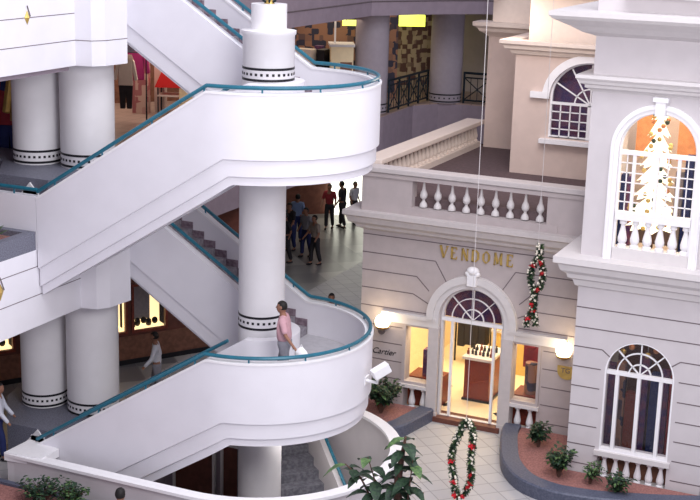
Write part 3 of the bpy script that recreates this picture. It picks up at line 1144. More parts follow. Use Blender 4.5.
fb = empty('balustrade', (0.1, YV, 4.56), 'stone balustrade with nine vase balusters above the gold lettering', 'balustrade')
link('base_rail', box(1.0, 4.4, -0.16, 0.14, 0, 0.17), M['vendome'], fb)
link('top_rail', box(-0.05, 5.3, -0.20, 0.18, 0.86, 0.98), M['vtrim'], fb, bevel=0.02)
link('top_rail_moulding', box(-0.02, 5.3, -0.17, 0.16, 0.76, 0.85), M['vendome'], fb)
link('pedestal', box(0.0, 1.17, -0.14, 0.14, 0, 0.76), M['vendome'], fb)
link('pedestal', box(4.15, 5.3, -0.14, 0.14, 0, 0.76), M['vendome'], fb)
b0 = baluster_bm(0.60, 0.085, True)
proto = link('baluster', b0, M['trim'], fb, True)
proto.location = (1.385, 0, 0.19)
for k in range(1, 9):
    o = proto.copy()
    COL.objects.link(o)
    o.location = (1.385 + 0.323 * k, 0, 0.19)

sb = empty('balustrade', (0.1, YV + 0.2, 4.93), 'long beige side balustrade receding towards the dark gallery behind', 'balustrade')
link('base_rail', box(-0.05, 0.25, 0.0, 6.7, 0, 0.14), M['beigetrim'], sb)
link('top_rail', box(-0.20, 0.30, 0.0, 6.8, 0.58, 0.70), M['beigetrim'], sb, bevel=0.02)
proto = link('baluster', baluster_bm(0.44, 0.075), M['beigetrim'], sb, True)
proto.location = (0.1, 0.5, 0.14)
for k in range(1, 26):
    o = proto.copy()
    COL.objects.link(o)
    o.location = (0.1, 0.5 + 0.245 * k, 0.14)

# ============================================================ beige building on the terrace
bb = empty('beige_building', (2.12, 8.4, 4.93), 'warm beige building with arched latticed window behind the balustrade', 'building')
BL = (-2.12, -8.4, -4.93)


def bpart(name, bm, m, smooth=False):
    o = link(name, bm, m, bb, smooth)
    o.location = BL
    return o


BCX, BZ = 3.95, 6.66
ell = arch_poly(BCX, 0.95, 5.85, BZ + .14, 20, 0.84)
bpart('wall', plate([(2.12, 4.93), (9, 4.93), (9, 7.75), (2.12, 7.75)], [ell], 8.4, 8.7), M['beige'])
bpart('rear_wall', box(0.42, 2.12, 11.4, 11.6, 4.93, 7.80), M['beige'])
bpart('side_wall', box(2.12, 2.4, 8.7, 11.6, 4.93, 7.75), M['beige'])
bpart('rear_wall', box(2.12, 9, 9.9, 10.2, 4.93, 7.75), M['brown'])
bm = bmesh.new()
cornice(bm, 2.12, 9, 8.4, [(0.32, 8.06), (0.32, 7.98), (0.24, 7.93), (0.22, 7.86), (0.12, 7.82), (0.08, 7.74), (0, 7.70)], ydepth=3)
bpart('cornice', bm, M['beigetrim'])
bm = bmesh.new()
cornice(bm, 0.42, 2.2, 11.4, [(0.34, 8.18), (0.34, 8.08), (0.24, 8.02), (0.20, 7.94), (0.10, 7.88), (0, 7.80)], ydepth=0.3)
bpart('cornice', bm, M['beigetrim'])
bpart('attic_wall', box(2.3, 9, 8.75, 9.0, 8.0, 10.4), M['beigetrim'])
bpart('attic_wall', box(0.5, 2.35, 11.4, 11.7, 8.1, 10.4), M['beigetrim'])
bm = bmesh.new()
cornice(bm, 0.8, 9, 8.75, [(0.5, 9.4), (0.5, 9.3), (0.35, 9.2), (0.2, 9.1), (0, 9.0)], ydepth=3)
bpart('upper_cornice', bm, M['beigetrim'])
# archivolt
oo = [(BCX + 1.12, 6.78)] + [(BCX + 1.12 * math.cos(PI * i / 24), BZ + .14 + 1.02 * math.sin(PI * i / 24)) for i in range(25)] + [(BCX - 1.12, 6.78)]
ii = [(BCX - 0.95, 6.78)] + [(BCX + 0.95 * math.cos(PI - PI * i / 24), BZ + .14 + 0.84 * math.sin(PI - PI * i / 24)) for i in range(25)] + [(BCX + 0.95, 6.78)]
wn = bpart('arch_moulding', plate(oo + ii, [], 8.30, 8.40), M['rim'])
bpart('impost_band', box(BCX - 1.40, BCX - 0.95, 8.28, 8.40, 6.76, 6.90), M['rim'])
bpart('sill', box(BCX - 1.12, BCX + 1.12, 8.24, 8.42, 5.72, 5.82), M['rim'])
fr = bpart('window_frame', plate(ell, [arch_poly(BCX, 0.90, 5.90, BZ + .14, 20, 0.80)], 8.42, 8.50), M['rim'])
bm = bmesh.new()
for k in range(1, 8):
    x = BCX - 0.92 + 0.23 * k
    B(bm, x - .014, x + .014, 8.42, 8.45, 5.86, BZ)
for k in range(0, 5):
    z = 5.86 + 0.2 * k
    B(bm, BCX - 0.92, BCX + 0.92, 8.42, 8.45, z - .012, z + .012)
B(bm, BCX - 0.05, BCX + 0.05, 8.40, 8.46, 5.86, BZ)
B(bm, BCX - 0.92, BCX + 0.92, 8.40, 8.46, BZ - .03, BZ + .03)
fb2 = bmesh.new()
fan(fb2, BCX, BZ, 0.93, 8.42, 8.45, 0.03, (0.40,), 5)
link('lattice', bm, M['rim'], fr)
link('fanlight_bar', fb2, M['rim'], fr)
link('pane', plate(arch_poly(BCX, 0.93, 5.86, BZ + .14, 20, 0.83), [], 8.47, 8.48), M['glass'], fr)
bpart('curtain', box(2.9, 5.1, 8.75, 8.8, 5.8, 7.6), M['purple'])
l = bpy.data.lights.new('cornice_uplight', 'POINT')
l.energy = 28
l.color = (1, 0.78, 0.62)
l.shadow_soft_size = 0.1
lo = bpy.data.objects.new('cornice_uplight', l)
COL.objects.link(lo)
lo.location = (1.95, 8.15, 8.55)
l = bpy.data.lights.new('terrace_light', 'POINT')
l.energy = 70
l.color = (1, 0.82, 0.68)
l.shadow_soft_size = 0.5
lo = bpy.data.objects.new('terrace_light', l)
COL.objects.link(lo)
lo.location = (3.2, 6.0, 8.6)

# ============================================================ tower building
YT = 2.75
TX0, TX1 = 5.42, 8.06
TC = 6.73
tb = empty('tower_building', (TX0, YT, 0), 'pale grey tower with stacked arched windows filling the right side', 'building')
TL = (-TX0, -YT, 0)


def tpart(name, bm, m, smooth=False):
    o = link(name, bm, m, tb, smooth)
    o.location = TL
    return o


low = arch_poly(TC, 0.66, 0.76, 2.36)
nic = [(6.03, 0.14), (7.40, 0.14), (7.40, 0.62), (6.03, 0.62)]
tpart('lower_wall', plate([(TX0, 0), (TX1, 0), (TX1, 4.05), (TX0, 4.05)], [low, nic], YT, YT + 0.3), M['tower'])
tpart('left_return', box(TX0, TX0 + 0.3, YT + 0.3, 4.8, 0, 4.5), M['tower'])
tpart('left_return', box(TX0, TX0 + 0.3, YT + 0.3, 8.4, 4.5, 9.2), M['tower'])
up = arch_poly(TC, 0.72, 4.72, 6.72)
tpart('upper_wall', plate([(TX0, 4.45), (TX1, 4.45), (TX1, 10.6), (TX0, 10.6)], [up], YT, YT + 0.3), M['tower'])
tpart('right_return', box(TX1 - 0.3, TX1, YT + 0.3, 8, 0, 10.6), M['tower'])
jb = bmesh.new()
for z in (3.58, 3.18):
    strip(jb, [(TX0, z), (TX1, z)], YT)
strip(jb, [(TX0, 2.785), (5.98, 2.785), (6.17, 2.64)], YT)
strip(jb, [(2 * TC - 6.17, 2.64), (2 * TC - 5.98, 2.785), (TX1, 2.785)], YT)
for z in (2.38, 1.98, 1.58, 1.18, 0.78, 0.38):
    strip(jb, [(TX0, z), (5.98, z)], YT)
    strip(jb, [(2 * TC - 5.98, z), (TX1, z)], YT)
tpart('groove_shade_line', jb, M['groove_shade_and_dark'])  # groove shade of the tower wall, laid on as dark strips
bm = bmesh.new()
cornice(bm, TX0, TX1, YT, [(0.42, 4.62), (0.42, 4.50), (0.34, 4.46), (0.30, 4.34), (0.20, 4.26), (0.18, 4.18), (0.10, 4.14), (0.06, 4.02), (0, 3.98)], True, True, 2.0)
tpart('cornice', bm, M['trim'])
bm = bmesh.new()
cornice(bm, TX0, TX1, YT, [(0.26, 8.06), (0.27, 8.00), (0.22, 7.95), (0.20, 7.90), (0.12, 7.87), (0.12, 7.82), (0.04, 7.78), (0, 7.74)], True, True, 2.0)
tpart('string_course', bm, M['trim'])
bm = bmesh.new()
cornice(bm, TX0, TX1, YT, [(0.72, 9.22), (0.72, 9.14), (0.66, 9.08), (0.40, 8.95), (0.22, 8.84), (0.05, 8.78), (0, 8.76)], True, True, 3.0)
tpart('top_cornice', bm, M['trim'])
# roof balcony strip at the top right edge
tpart('parapet_panel', box(6.0, 8.0, YT - 0.06, YT - 0.01, 9.66, 10.3), M['skyblue'])
for k in range(5):
    o = link('baluster', baluster_bm(0.55, 0.09), M['rim'], tb, True)
    o.location = (6.25 + 0.42 * k - TX0, -0.14, 9.60)
tpart('parapet_rail', box(5.9, 8.06, YT - 0.24, YT, 9.50, 9.60), M['trim'])

# lower window
fr = tpart('window_frame', plate(arch_poly(TC, 0.668, 0.74, 2.36), [arch_poly(TC, 0.635, 0.80, 2.38)], YT - 0.005, YT + 0.1), M['rim'])
bm = bmesh.new()
for q in (-0.42, 0.0, 0.42):
    B(bm, TC + q - 0.035, TC + q + 0.035, YT + 0.0, YT + 0.09, 0.78, 2.36)
B(bm, TC - 0.63, TC + 0.63, YT - 0.01, YT + 0.09, 2.33, 2.40)
link('mullion', bm, M['rim'], fr)
bm = bmesh.new()
fan(bm, TC, 2.38, 0.62, YT + 0.02, YT + 0.06, 0.024, (0.34, 0.70), 3)
link('fanlight_bar', bm, M['rim'], fr)
link('pane', plate(arch_poly(TC, 0.62, 0.79, 2.38), [], YT + 0.09, YT + 0.10), M['glass'], fr)
tpart('sill', box(5.98, 7.46, YT - 0.08, YT + 0.02, 0.64, 0.74), M['trim'])
tpart('niche_base', box(6.0, 7.43, YT - 0.06, YT + 0.28, 0.0, 0.15), M['trim'])
tpart('niche_back', box(6.0, 7.43, YT + 0.30, YT + 0.34, 0.0, 0.7), M['tanwood'])
for k in range(6):
    o = link('baluster', baluster_bm(0.47, 0.072), M['rim'], tb, True)
    o.location = (6.17 + 0.222 * k - TX0, 0.09, 0.15)
# interiors
for (z0, z1, nm) in ((0.02, 3.9, 'interior_room'), (4.5, 8.4, 'interior_room')):
    bm = bmesh.new()
    B(bm, TX0 + 0.3, TX1 - 0.3, 5.4, 5.5, z0, z1)
    B(bm, TX0 + 0.3, TX1 - 0.3, YT + 0.3, 5.4, z0, z0 + 0.05)
    B(bm, TX0 + 0.3, TX1 - 0.3, YT + 0.3, 5.4, z1 - 0.05, z1)
    tpart(nm, bm, M['brown'] if z0 < 1 else M['beige'])
# upper window
tpart('arch_moulding', arch_band(TC, 6.72, 0.72, 0.88, 4.62, YT - 0.06, YT - 0.002), M['rim'])
tpart('arch_moulding', arch_band(TC, 6.72, 0.80, 0.86, 4.62, YT - 0.10, YT - 0.002), M['rim'])
bm = bmesh.new()
prism([(TC - 0.09, YT - 0.16), (TC + 0.09, YT - 0.16), (TC + 0.12, YT), (TC - 0.12, YT)], 7.40, 7.72, bm)
B(bm, TC - 0.14, TC + 0.14, YT - 0.18, YT, 7.66, 7.74)
tpart('keystone', bm, M['rim'])
fr = tpart('window_frame', plate(arch_poly(TC, 0.72, 4.72, 6.72), [arch_poly(TC, 0.68, 4.76, 6.74)], YT + 0.02, YT + 0.1), M['rim'])
bm = bmesh.new()
B(bm, TC - 0.70, TC + 0.70, YT - 0.02, YT + 0.12, 5.38, 5.54)
for q in (-0.43, 0.0, 0.40):
    B(bm, TC + q - 0.03, TC + q + 0.03, YT + 0.02, YT + 0.08, 5.5, 6.68)
B(bm, TC - 0.70, TC + 0.70, YT + 0.01, YT + 0.09, 6.62, 6.70)
link('mullion', bm, M['rim'], fr)
bm = bmesh.new()
for k in range(1, 6):
    z = 5.54 + 0.185 * k
    B(bm, TC - 0.69, TC + 0.69, YT + 0.03, YT + 0.05, z - .010, z + .010)
for q in (-0.56, 0.2, 0.56):
    B(bm, TC + q - 0.01, TC + q + 0.01, YT + 0.03, YT + 0.05, 5.5, 6.66)
link('lattice', bm, M['rim'], fr)
link('pane', plate(arch_poly(TC, 0.70, 5.5, 6.74), [], YT + 0.085, YT + 0.095), M['glass'], fr)
tpart('niche_base', box(6.02, 7.44, YT - 0.03, YT + 0.25, 4.6, 4.84), M['trim'])
for k in range(6):
    o = link('baluster', baluster_bm(0.53, 0.085), M['rim'], tb, True)
    o.location = (6.17 + 0.235 * k - TX0, 0.10, 4.84)
area_light('tower_window_light', (6.7, 4.0, 8.3), (6.7, 4.4, 5), 1.2, 1.0, 75, (1.0, 0.85, 0.6))
area_light('tower_low_light', (6.7, 3.4, 3.8), (6.7, 3.8, 0), 1.2, 0.6, 9, (1.0, 0.8, 0.65))

# Christmas tree in the upper window
xt = empty('christmas_tree', (6.52, 3.75, 4.55), 'bright white and gold Christmas tree in the upper tower window', 'tree')
bm = bmesh.new()
for k in range(9):
    z = 0.5 + k * 0.30
    r = 0.52 * (1 - k / 10.5)
    n_ = 14
    top = bm.verts.new((0, 0, z + 0.42))
    rr = [bm.verts.new((r * (1.0 if i % 2 else 0.72) * math.cos(2 * PI * i / n_), r * (1.0 if i % 2 else 0.72) * math.sin(2 * PI * i / n_), z + (0.0 if i % 2 else 0.07))) for i in range(n_)]
    for i in range(n_):
        bm.faces.new((rr[i], rr[(i + 1) % n_], top))
M['tree_glow'] = mat('glowing_branches', (0.9, 0.85, 0.7), 0.6, emit=(1, 0.9, 0.65), estr=1.2)  # emission paints the overexposed glare of the lit tree into its branches
link('branches', bm, M['tree_glow'], xt)
bm = bmesh.new()
cyl(bm, 0, 0, 0, 0.7, 0.05)
link('trunk', bm, M['bark'], xt)
for k in range(46):
    z = 0.55 + 2.5 * random.random()
    r = 0.55 * (1 - (z - 0.5) / 3.2)
    a = -PI / 2 + random.uniform(-1.3, 1.3)
    bm = bmesh.new()
    ball(bm, (0, 0, 0), 0.045, 8, 6)
    o = link('bauble', bm, (M['gold'], M['yellowbox'], M['orange'], M['leaf'])[k % 4], xt, True)
    o.location = (r * math.cos(a), r * math.sin(a), z)
# goods in the tower windows
shelf_goods('shop_shelf', 5.73, 6.10, 3.75, 4.56, 6.5, [M['navy'], M['navy'], M['purple']], 'dark blue goods at the left of the upper tower window', 'shelf', 3)
shelf_goods('shop_shelf', 6.92, 7.6, 3.6, 4.56, 6.6, [M['tancloth'], M['navy'], M['navy'], M['magenta']], 'blue and magenta goods at the right of the upper tower window', 'shelf', 4)
pb = tag(link('banner', box(6.75, 7.6, 4.45, 4.49, 6.3, 7.9), M['orange']), 'orange panel hanging behind the upper tower window', 'banner')
pb = tag(link('banner', box(5.9, 6.3, 4.6, 4.64, 6.3, 7.2), M['orange']), 'orange brown panel left of the tree in the upper tower window', 'banner')
shelf_goods('shop_shelf', 5.8, 6.7, 3.9, 0.08, 2.5, [M['purple'], M['goods'], M['darkwood'], M['purple']], 'purple and patterned goods at the left of the lower tower window', 'shelf', 4)
shelf_goods('shop_shelf', 6.75, 7.7, 3.8, 0.08, 2.3, [M['navy'], M['purple'], M['redcloth'], M['navy'], M['orange']], 'blue and red goods at the right of the lower tower window', 'shelf', 5)
for k in range(7):
    bm = bmesh.new()
    ball(bm, (0, 0, 0), 0.06, 10, 7)
    o = link('hanging_bauble', bm, (M['gold'], M['orange'], M['tancloth'])[k % 3], None, True)
    tube_ = bmesh.new()
    o.location = (6.25 + 0.16 * k, 3.4, 2.6 + 0.12 * (k % 3))
    bm = bmesh.new()
    tube(bm, [(0, 0, 0.05), (0, 0, 3.85 - o.location[2])], 0.004, 4)
    link('string', bm, M['thread'], o)
    tag(o, 'round %s ornament hanging in the lower tower window, %s from the left' % (('gold', 'orange', 'tan')[k % 3], ('first', 'second', 'third', 'fourth', 'fifth', 'sixth', 'seventh')[k]), 'ornament', 'round ornaments in the lower tower window')

# wall to the right of the tower
struct('wall_right', box(8.06, 14, 4.6, 4.9, 0, 9), M['vendome'])


# ------------------------------------------------------------ planters at ground
def smooth_poly(pts, n=5):
    out = []
    P_ = [Vector(p) for p in pts]
    for i in range(len(P_) - 1):
        a = P_[max(0, i - 1)]
        b = P_[i]
        c = P_[i + 1]
        d = P_[min(len(P_) - 1, i + 2)]
        for k in range(n):
            t = k / n
            out.append(0.5 * ((2 * b) + (c - a) * t + (2 * a - 5 * b + 4 * c - d) * t * t + (3 * b - a - 3 * c + d) * t ** 3))
    out.append(P_[-1])
    return out


def curb(name, pts, wid, h, label, fill, side=1):
    sp = smooth_poly(pts)
    root = empty(name, (sp[0].x, sp[0].y, 0), label, 'planter')
    bm = bmesh.new()
    secs = []
    inn = []
    for i, p in enumerate(sp):
        d = (sp[min(i + 1, len(sp) - 1)] - sp[max(i - 1, 0)]).normalized()
        nn = Vector((-d.y, d.x)) * side
        q = p + nn * wid
        inn.append(q)
        secs.append([(p.x, p.y, 0), (p.x, p.y, h - 0.03), (p.x + nn.x * .03, p.y + nn.y * .03, h), (q.x, q.y, h), (q.x, q.y, 0)])
    sweep(bm, secs)
    o = link('curb', bm, M['curb'], root, True)
    o.location = (-sp[0].x, -sp[0].y, 0)
    poly = [(q.x, q.y) for q in inn] + fill
    o = link('soil', prism(poly, 0.0, h - 0.07), M['soil'], root)
    o.location = (-sp[0].x, -sp[0].y, 0)
    return root


curb('planter_bed', [(3.62, 4.36), (3.69, 3.9), (3.90, 3.22), (4.23, 2.39), (4.76, 1.73), (5.41, 1.45), (6.0, 1.45), (6.7, 1.6), (8.2, 2.2), (9.5, 3.0)], 0.36, 0.28,
     'curved slate curb planter with red gravel at the foot of the tower', [(9.2, 3.9), (8.1, 2.7), (5.38, 2.7), (5.38, 4.44), (3.98, 4.44)], 1)
curb('planter_bed', [(1.98, 4.36), (1.86, 3.7), (1.72, 3.1), (1.40, 2.7), (0.9, 2.75)], 0.34, 0.28,
     'small slate curb planter between the stairwell ring and shop door', [(0.6, 3.1), (0.3, 4.44), (1.6, 4.44)], -1)


# ------------------------------------------------------------ plants
def leaf(bm, base, d, ln, wd, droop=0.3, mi=0):
    d = Vector(d).normalized()
    ref = Vector((0, 0, 1)) if abs(d.z) < .95 else Vector((1, 0, 0))
    s = d.cross(ref).normalized()
    upv = s.cross(d)
    base = Vector(base)
    pr = [(0, .08), (.25, .75), (.5, 1.0), (.75, .7), (1, .03)]
    prev = None
    for t, k in pr:
        c = base + d * ln * t - Vector((0, 0, 1)) * droop * ln * t * t
        a = bm.verts.new(c + s * wd * k / 2 + upv * wd * .12 * k)
        mid = bm.verts.new(c)
        b = bm.verts.new(c - s * wd * k / 2 + upv * wd * .12 * k)
        if prev:
            for q in ((prev[0], prev[1], mid, a), (prev[1], prev[2], b, mid)):
                f = bm.faces.new(q)
                f.material_index = mi
        prev = (a, mid, b)


def shrub(loc, r, h, label, n=170, ll=0.11, lw=0.05, name='shrub', group=None, mats=None, light=0.25):
    root = empty(name, loc, label, 'plant', group)
    bm = bmesh.new()
    st_ = bmesh.new()
    tips = []
    for k in range(max(5, n // 16)):
        a = random.uniform(0, 2 * PI)
        q = r * random.uniform(.2, .85)
        hh = h * random.uniform(.55, .95)
        tip = Vector((q * math.cos(a), q * math.sin(a), hh))
        midp = Vector((tip.x * .35, tip.y * .35, hh * .5))
        tube(st_, [(0.02 * math.cos(a), 0.02 * math.sin(a), 0), midp, tip], [0.012, 0.009, 0.004], 5)
        tips.append((midp, tip))
    for k in range(n):
        m_, t_ = random.choice(tips)
        u = random.random()
        p = m_.lerp(t_, u) + Vector((random.gauss(0, .035), random.gauss(0, .035), random.gauss(0, .035)))
        a = random.uniform(0, 2 * PI)
        leaf(bm, p, (math.cos(a), math.sin(a), random.uniform(-.2, .9)), ll * random.uniform(.7, 1.3), lw * random.uniform(.8, 1.2), .3, 1 if random.random() < light else 0)
    link('foliage', bm, [M['leaf'], M['leaf2']], root)
    link('stems', st_, M['bark'], root)
    return root


shrub((0.98, 3.75, 0.21), 0.52, 0.85, 'dark bushy shrub beside the ring wall and below the white camera', 900, .13, .065, light=.12, name='shrub')
shrub((4.62, 3.55, 0.21), 0.28, 0.55, 'small dark plant beside the right shop window', 220, .15, .07, light=.05)
shrub((5.42, 2.28, 0.21), 0.36, 0.60, 'leafy bush at the left corner of the tower base', 480, .12, .06)
shrub((6.05, 2.25, 0.21), 0.22, 0.5, 'thin pale shrub between the tower corner bush and the balusters', 160, .12, .04, light=.6)
shrub((6.62, 2.05, 0.21), 0.34, 0.42, 'low green bush in front of the tower balusters', 330)
# corner planter bottom left
cp = empty('planter_bed', (-3.6, -4.3, 0), 'brick red gravel planter at the bottom left corner in front of the ring wall', 'planter')
link('soil', box(-1.2, 3.1, -1.2, 1.2, 0, 0.22), M['soil'], cp)
bm = bmesh.new()
B(bm, -1.35, 3.22, 1.2, 1.32, 0, 0.27)
B(bm, 3.1, 3.22, -1.2, 1.2, 0, 0.27)
B(bm, -1.35, -1.2, -1.2, 1.2, 0, 0.27)
link('curb', bm, M['curb'], cp)
shrub((-2.70, -3.35, 0.22), 0.55, 0.45, 'dark leafy bush rising left of the bottom left corner in front of the ring wall', 420, .10, .05, light=.1)
shrub((-2.05, -3.35, 0.22), 0.34, 0.50, 'bushy plant with pale tips at the bottom edge in front of the ring wall', 380, .10, .05, light=.35)
shrub((-0.85, -3.5, 0.22), 0.22, 0.42, 'small sprig of leaves at the bottom edge right of the leafy bushes', 60, .12, .05)
# agave in the gallery planter
ag = empty('agave', (-4.15, -2.75, 4.84), 'spiky green agave in the gallery planter at the left edge', 'plant')
bm = bmesh.new()
for k in range(22):
    a = k * 2.4
    leaf(bm, (0, 0, 0), (math.cos(a), math.sin(a), 0.5 + 0.05 * k), 0.42, 0.055, 0.12, 0)
link('leaves', bm, [M['leaf2'], M['leaf']], ag)

# big leaf plant in the foreground
bp_ = empty('rubber_plant', (4.15, -3.0, 0.0), 'tall plant with large drooping leaves in front of the ring wall at the bottom', 'plant')
st_ = bmesh.new()
lf = bmesh.new()
stems = [((0, 0, .1), (0.02, 0, 1.2), (0.0, 0, 2.0), (0.10, 0, 2.72)), ((0, 0, .1), (-.2, .0, 1.0), (-.35, 0, 1.7), (-.55, 0, 2.25)),
         ((0, 0, .1), (.12, -.05, 1.0), (.22, -.1, 1.7), (.28, -.1, 2.4)), ((0, 0, .1), (-.3, .05, 1.2), (-.7, .1, 1.8), (-1.0, .1, 2.0))]
for si, stt in enumerate(stems):
    pts = [Vector(p) for p in stt]
    if si == 0:
        tube(st_, pts, [0.09, 0.085, 0.07, 0.02], 8)
    else:
        tube(st_, pts, [0.025, 0.02, 0.016, 0.008], 6)
    nlf = (34, 16, 20, 13)[si]
    for k in range(nlf):
        t = 0.30 + 0.7 * (k + .5) / nlf
        seg = min(2, int(t * 3))
        u = t * 3 - seg
        p = pts[seg].lerp(pts[seg + 1], min(u, 1))
        a = k * 2.4 + random.uniform(-.3, .3)
        ln = random.uniform(.28, .46)
        leaf(lf, p, (math.cos(a), math.sin(a), random.uniform(-.1, .55)), ln, ln * .5, .55, 1 if (t > .93 and k % 3 == 0) else 0)
link('stem', st_, M['bark'], bp_, True)
lo_ = link('leaves', lf, [M['leaf'], M['leaf2']], bp_)
md = lo_.modifiers.new('thick', 'SOLIDIFY')
md.thickness = 0.004
# its pot, below the frame
bm = bmesh.new()
lathe(bm, [(0.32, 0), (0.38, 0.5), (0.42, 0.52), (0.42, 0.6), (0.36, 0.6), (0.34, 0.5)], n=24)
link('pot', bm, M['granite'], bp_, True)


# ------------------------------------------------------------ garlands
def garland(x, y, z0, z1, wmax, label, twist=0.0, tight=False):
    root = empty('garland', (x, y, z0), label, 'garland', None)
    H_ = z1 - z0
    gb = bmesh.new()
    n_ = 130
    spots = []
    for s in (-1, 1):
        for k in range(n_):
            t = (k + .5) / n_
            if tight:
                off = s * wmax / 2 * (0.45 + 0.55 * math.cos(t * 9 + 0.5)) * (0.6 + .4 * math.sin(PI * t)) + 0.10 * (t - .5)
            else:
                off = s * wmax / 2 * (math.sin(PI * min(1, max(0, t))) ** 0.6) + 0.03 * math.sin(9 * t) - 0.06 * (1 - t)
            p = Vector((off, 0.05 * s * math.cos(5 * t), t * H_))
            spots.append((p, t))
            for j in range(5):
                a = random.uniform(0, 2 * PI)
                b = random.uniform(-.9, .9)
                leaf(gb, p, (math.cos(a), math.sin(a), b), 0.10, 0.04, .1, 1 if random.random() < .25 else 0)
    g = link('greenery', gb, [M['leaf'], M['leaf2']], root)
    g['kind'] = 'stuff'
    bb_ = bmesh.new()
    ball(bb_, (0, 0, 0), 0.023, 8, 6)
    pro = link('white_bauble', bb_, M['bauble'], root, True)
    rb = bmesh.new()
    for j in range(7):
        a = j * 0.9
        leaf(rb, (0, 0, 0), (math.cos(a), math.sin(a) * .8, .5 * math.sin(j * 2)), 0.09, 0.07, .1)
    ball(rb, (0, 0, 0), 0.035, 8, 6)
    pr2 = link('red_bow', rb, M['red'], root)
    for k in range(84):
        p, t = random.choice(spots)
        o = pro if k == 0 else pro.copy()
        if k:
            COL.objects.link(o)
        a = random.uniform(0, 2 * PI)
        o.location = p + Vector((0.055 * math.cos(a), -0.045, 0.055 * math.sin(a)))
    reds = ((.03, 1), (.05, -1), (.16, 1), (.2, -1), (.22, 1), (.33, 1), (.45, -1), (.72, 1)) if not tight else ((.2, 1), (.28, 1), (.68, 1), (.74, -1), (.8, 1), (.47, 1), (.1, -1))
    for k, (t, s) in enumerate(reds):
        o = pr2 if k == 0 else pr2.copy()
        if k:
            COL.objects.link(o)
        idx = int(t * n_) + (n_ if s > 0 else 0)
        o.location = spots[min(idx, 2 * n_ - 1)][0] + Vector((0, -0.06, 0))
        o.rotation_euler = (0, k, 0)
    sb_ = bmesh.new()
    tube(sb_, [(0, 0, H_), (0, 0, 13.5 - z0)], 0.0055, 5)
    link('string', sb_, M['thread'], root)
    return root


garland(4.30, 3.7, 2.74, 4.45, 0.30, 'green garland with red bows and white beads hanging before the shop cornice', tight=True)
garland(4.235, 0.0, 0.44, 1.97, 0.40, 'open looped garland with red bows hanging over the tiled floor before the door')

# ------------------------------------------------------------ security camera
sc = empty('security_camera', (2.13, 0.20, 2.30), 'white boxy security camera on the side of the lower stair landing', 'camera')
bm = bmesh.new()
tube(bm, [(0, 0, 0), (0.22, 0.02, -0.02), (0.26, 0.02, 0.10)], 0.035, 8)
B(bm, -0.02, 0.03, -0.08, 0.12, -0.08, 0.08)
link('bracket', bm, M['plastic'], sc, True)
bm = bmesh.new()
B(bm, -0.09, 0.09, -0.16, 0.19, 0.0, 0.19)
hs = link('housing', bm, M['plastic'], sc, bevel=0.015)
hs.location = (0.32, 0.03, 0.14)
hs.rotation_euler = (0.45, 0, -0.75)
bm = bmesh.new()
B(bm, -0.05, 0.05, 0, 0.02, 0.05, 0.13)
ln_ = link('lens', bm, M['black'], hs)
ln_.location = (0, 0.185, 0)

# small strip light under the upper flight
sl_ = tag(link('strip_light', box(-0.13, 0.13, -0.025, 0.025, -0.025, 0.025), M['lighttube']), 'small white strip light on the stair wall below the upper flight', 'lamp')
sl_.location = (-3.02, 0.52, 4.51)
sl_.rotation_euler = (0, -0.62, 0)


# gold diamonds on fascias
def diamond(x, y, z, s, label):
    r = empty('diamond_ornament', (x, y, z), label, 'ornament')
    bm = bmesh.new()
    vs = [bm.verts.new(p) for p in ((0, 0, -s), (0, -s * .62, 0), (0, 0, s), (0, s * .62, 0))]
    tp = bm.verts.new((0.05, 0, 0))
    for i in range(4):
        bm.faces.new((vs[i], vs[(i + 1) % 4], tp))
    bm.faces.new(vs)
    link('gold_diamond', bm, M['gold'], r)
    bm = bmesh.new()
    tube(bm, [(0.01, s * .62, 0.02), (0.01, 0, s * 1.6), (0.01, -s * .0, s * 1.6)], 0.012, 4)
    link('wire_outline', bm, M['groove_shade_and_dark'], r)


diamond(-3.598, -2.2, 8.87, 0.13, 'gold diamond ornament on the upper left white fascia')
diamond(-3.598, -3.22, 4.05, 0.17, 'gold diamond ornament on the white fascia at the left picture edge')

# ============================================================ rear mall: level two
pillar(-4.55, 15.3, L2, 7.95, 0.50, 'round dimmed mauve column at the far gallery just behind the upper landing', nsq=20, pm='farcol')
pillar(-3.45, 18.75, L2, 7.95, 0.52, 'round dimmed mauve column at the corner of the far gallery', nsq=20, pm='farcol')


def iron_rail(p0, p1, z, label):
    p0, p1 = Vector((*p0, z)), Vector((*p1, z))
    root = empty('iron_railing', p0, label, 'railing')
    d = p1 - p0
    L = d.length
    d.normalize()
    bm = bmesh.new()
    for h, r in ((0.10, .03), (0.82, .025), (0.97, .04)):
        tube(bm, [Vector((0, 0, h)), d * L + Vector((0, 0, h))], r, 5)
    link('rails', bm, M['iron'], root)
    n_ = max(2, round(L / 0.9))
    for k in range(n_ + 1):
        bm = bmesh.new()
        q = d * (L * k / n_)
        tube(bm, [q, q + Vector((0, 0, 1.0))], 0.035, 6)
        link('post', bm, M['iron'], root)
    bm = bmesh.new()
    for k in range(n_):
        a = d * (L * k / n_)
        b = d * (L * (k + 1) / n_)
        tube(bm, [a + Vector((0, 0, .1)), b + Vector((0, 0, .82))], .018, 4)
        tube(bm, [b + Vector((0, 0, .1)), a + Vector((0, 0, .82))], .018, 4)
        for j in (0.25, .5, .75):
            q = a.lerp(b, j)
            tube(bm, [q + Vector((0, 0, .1)), q + Vector((0, 0, .82))], .012, 4)
    link('scrollwork', bm, M['iron'], root)


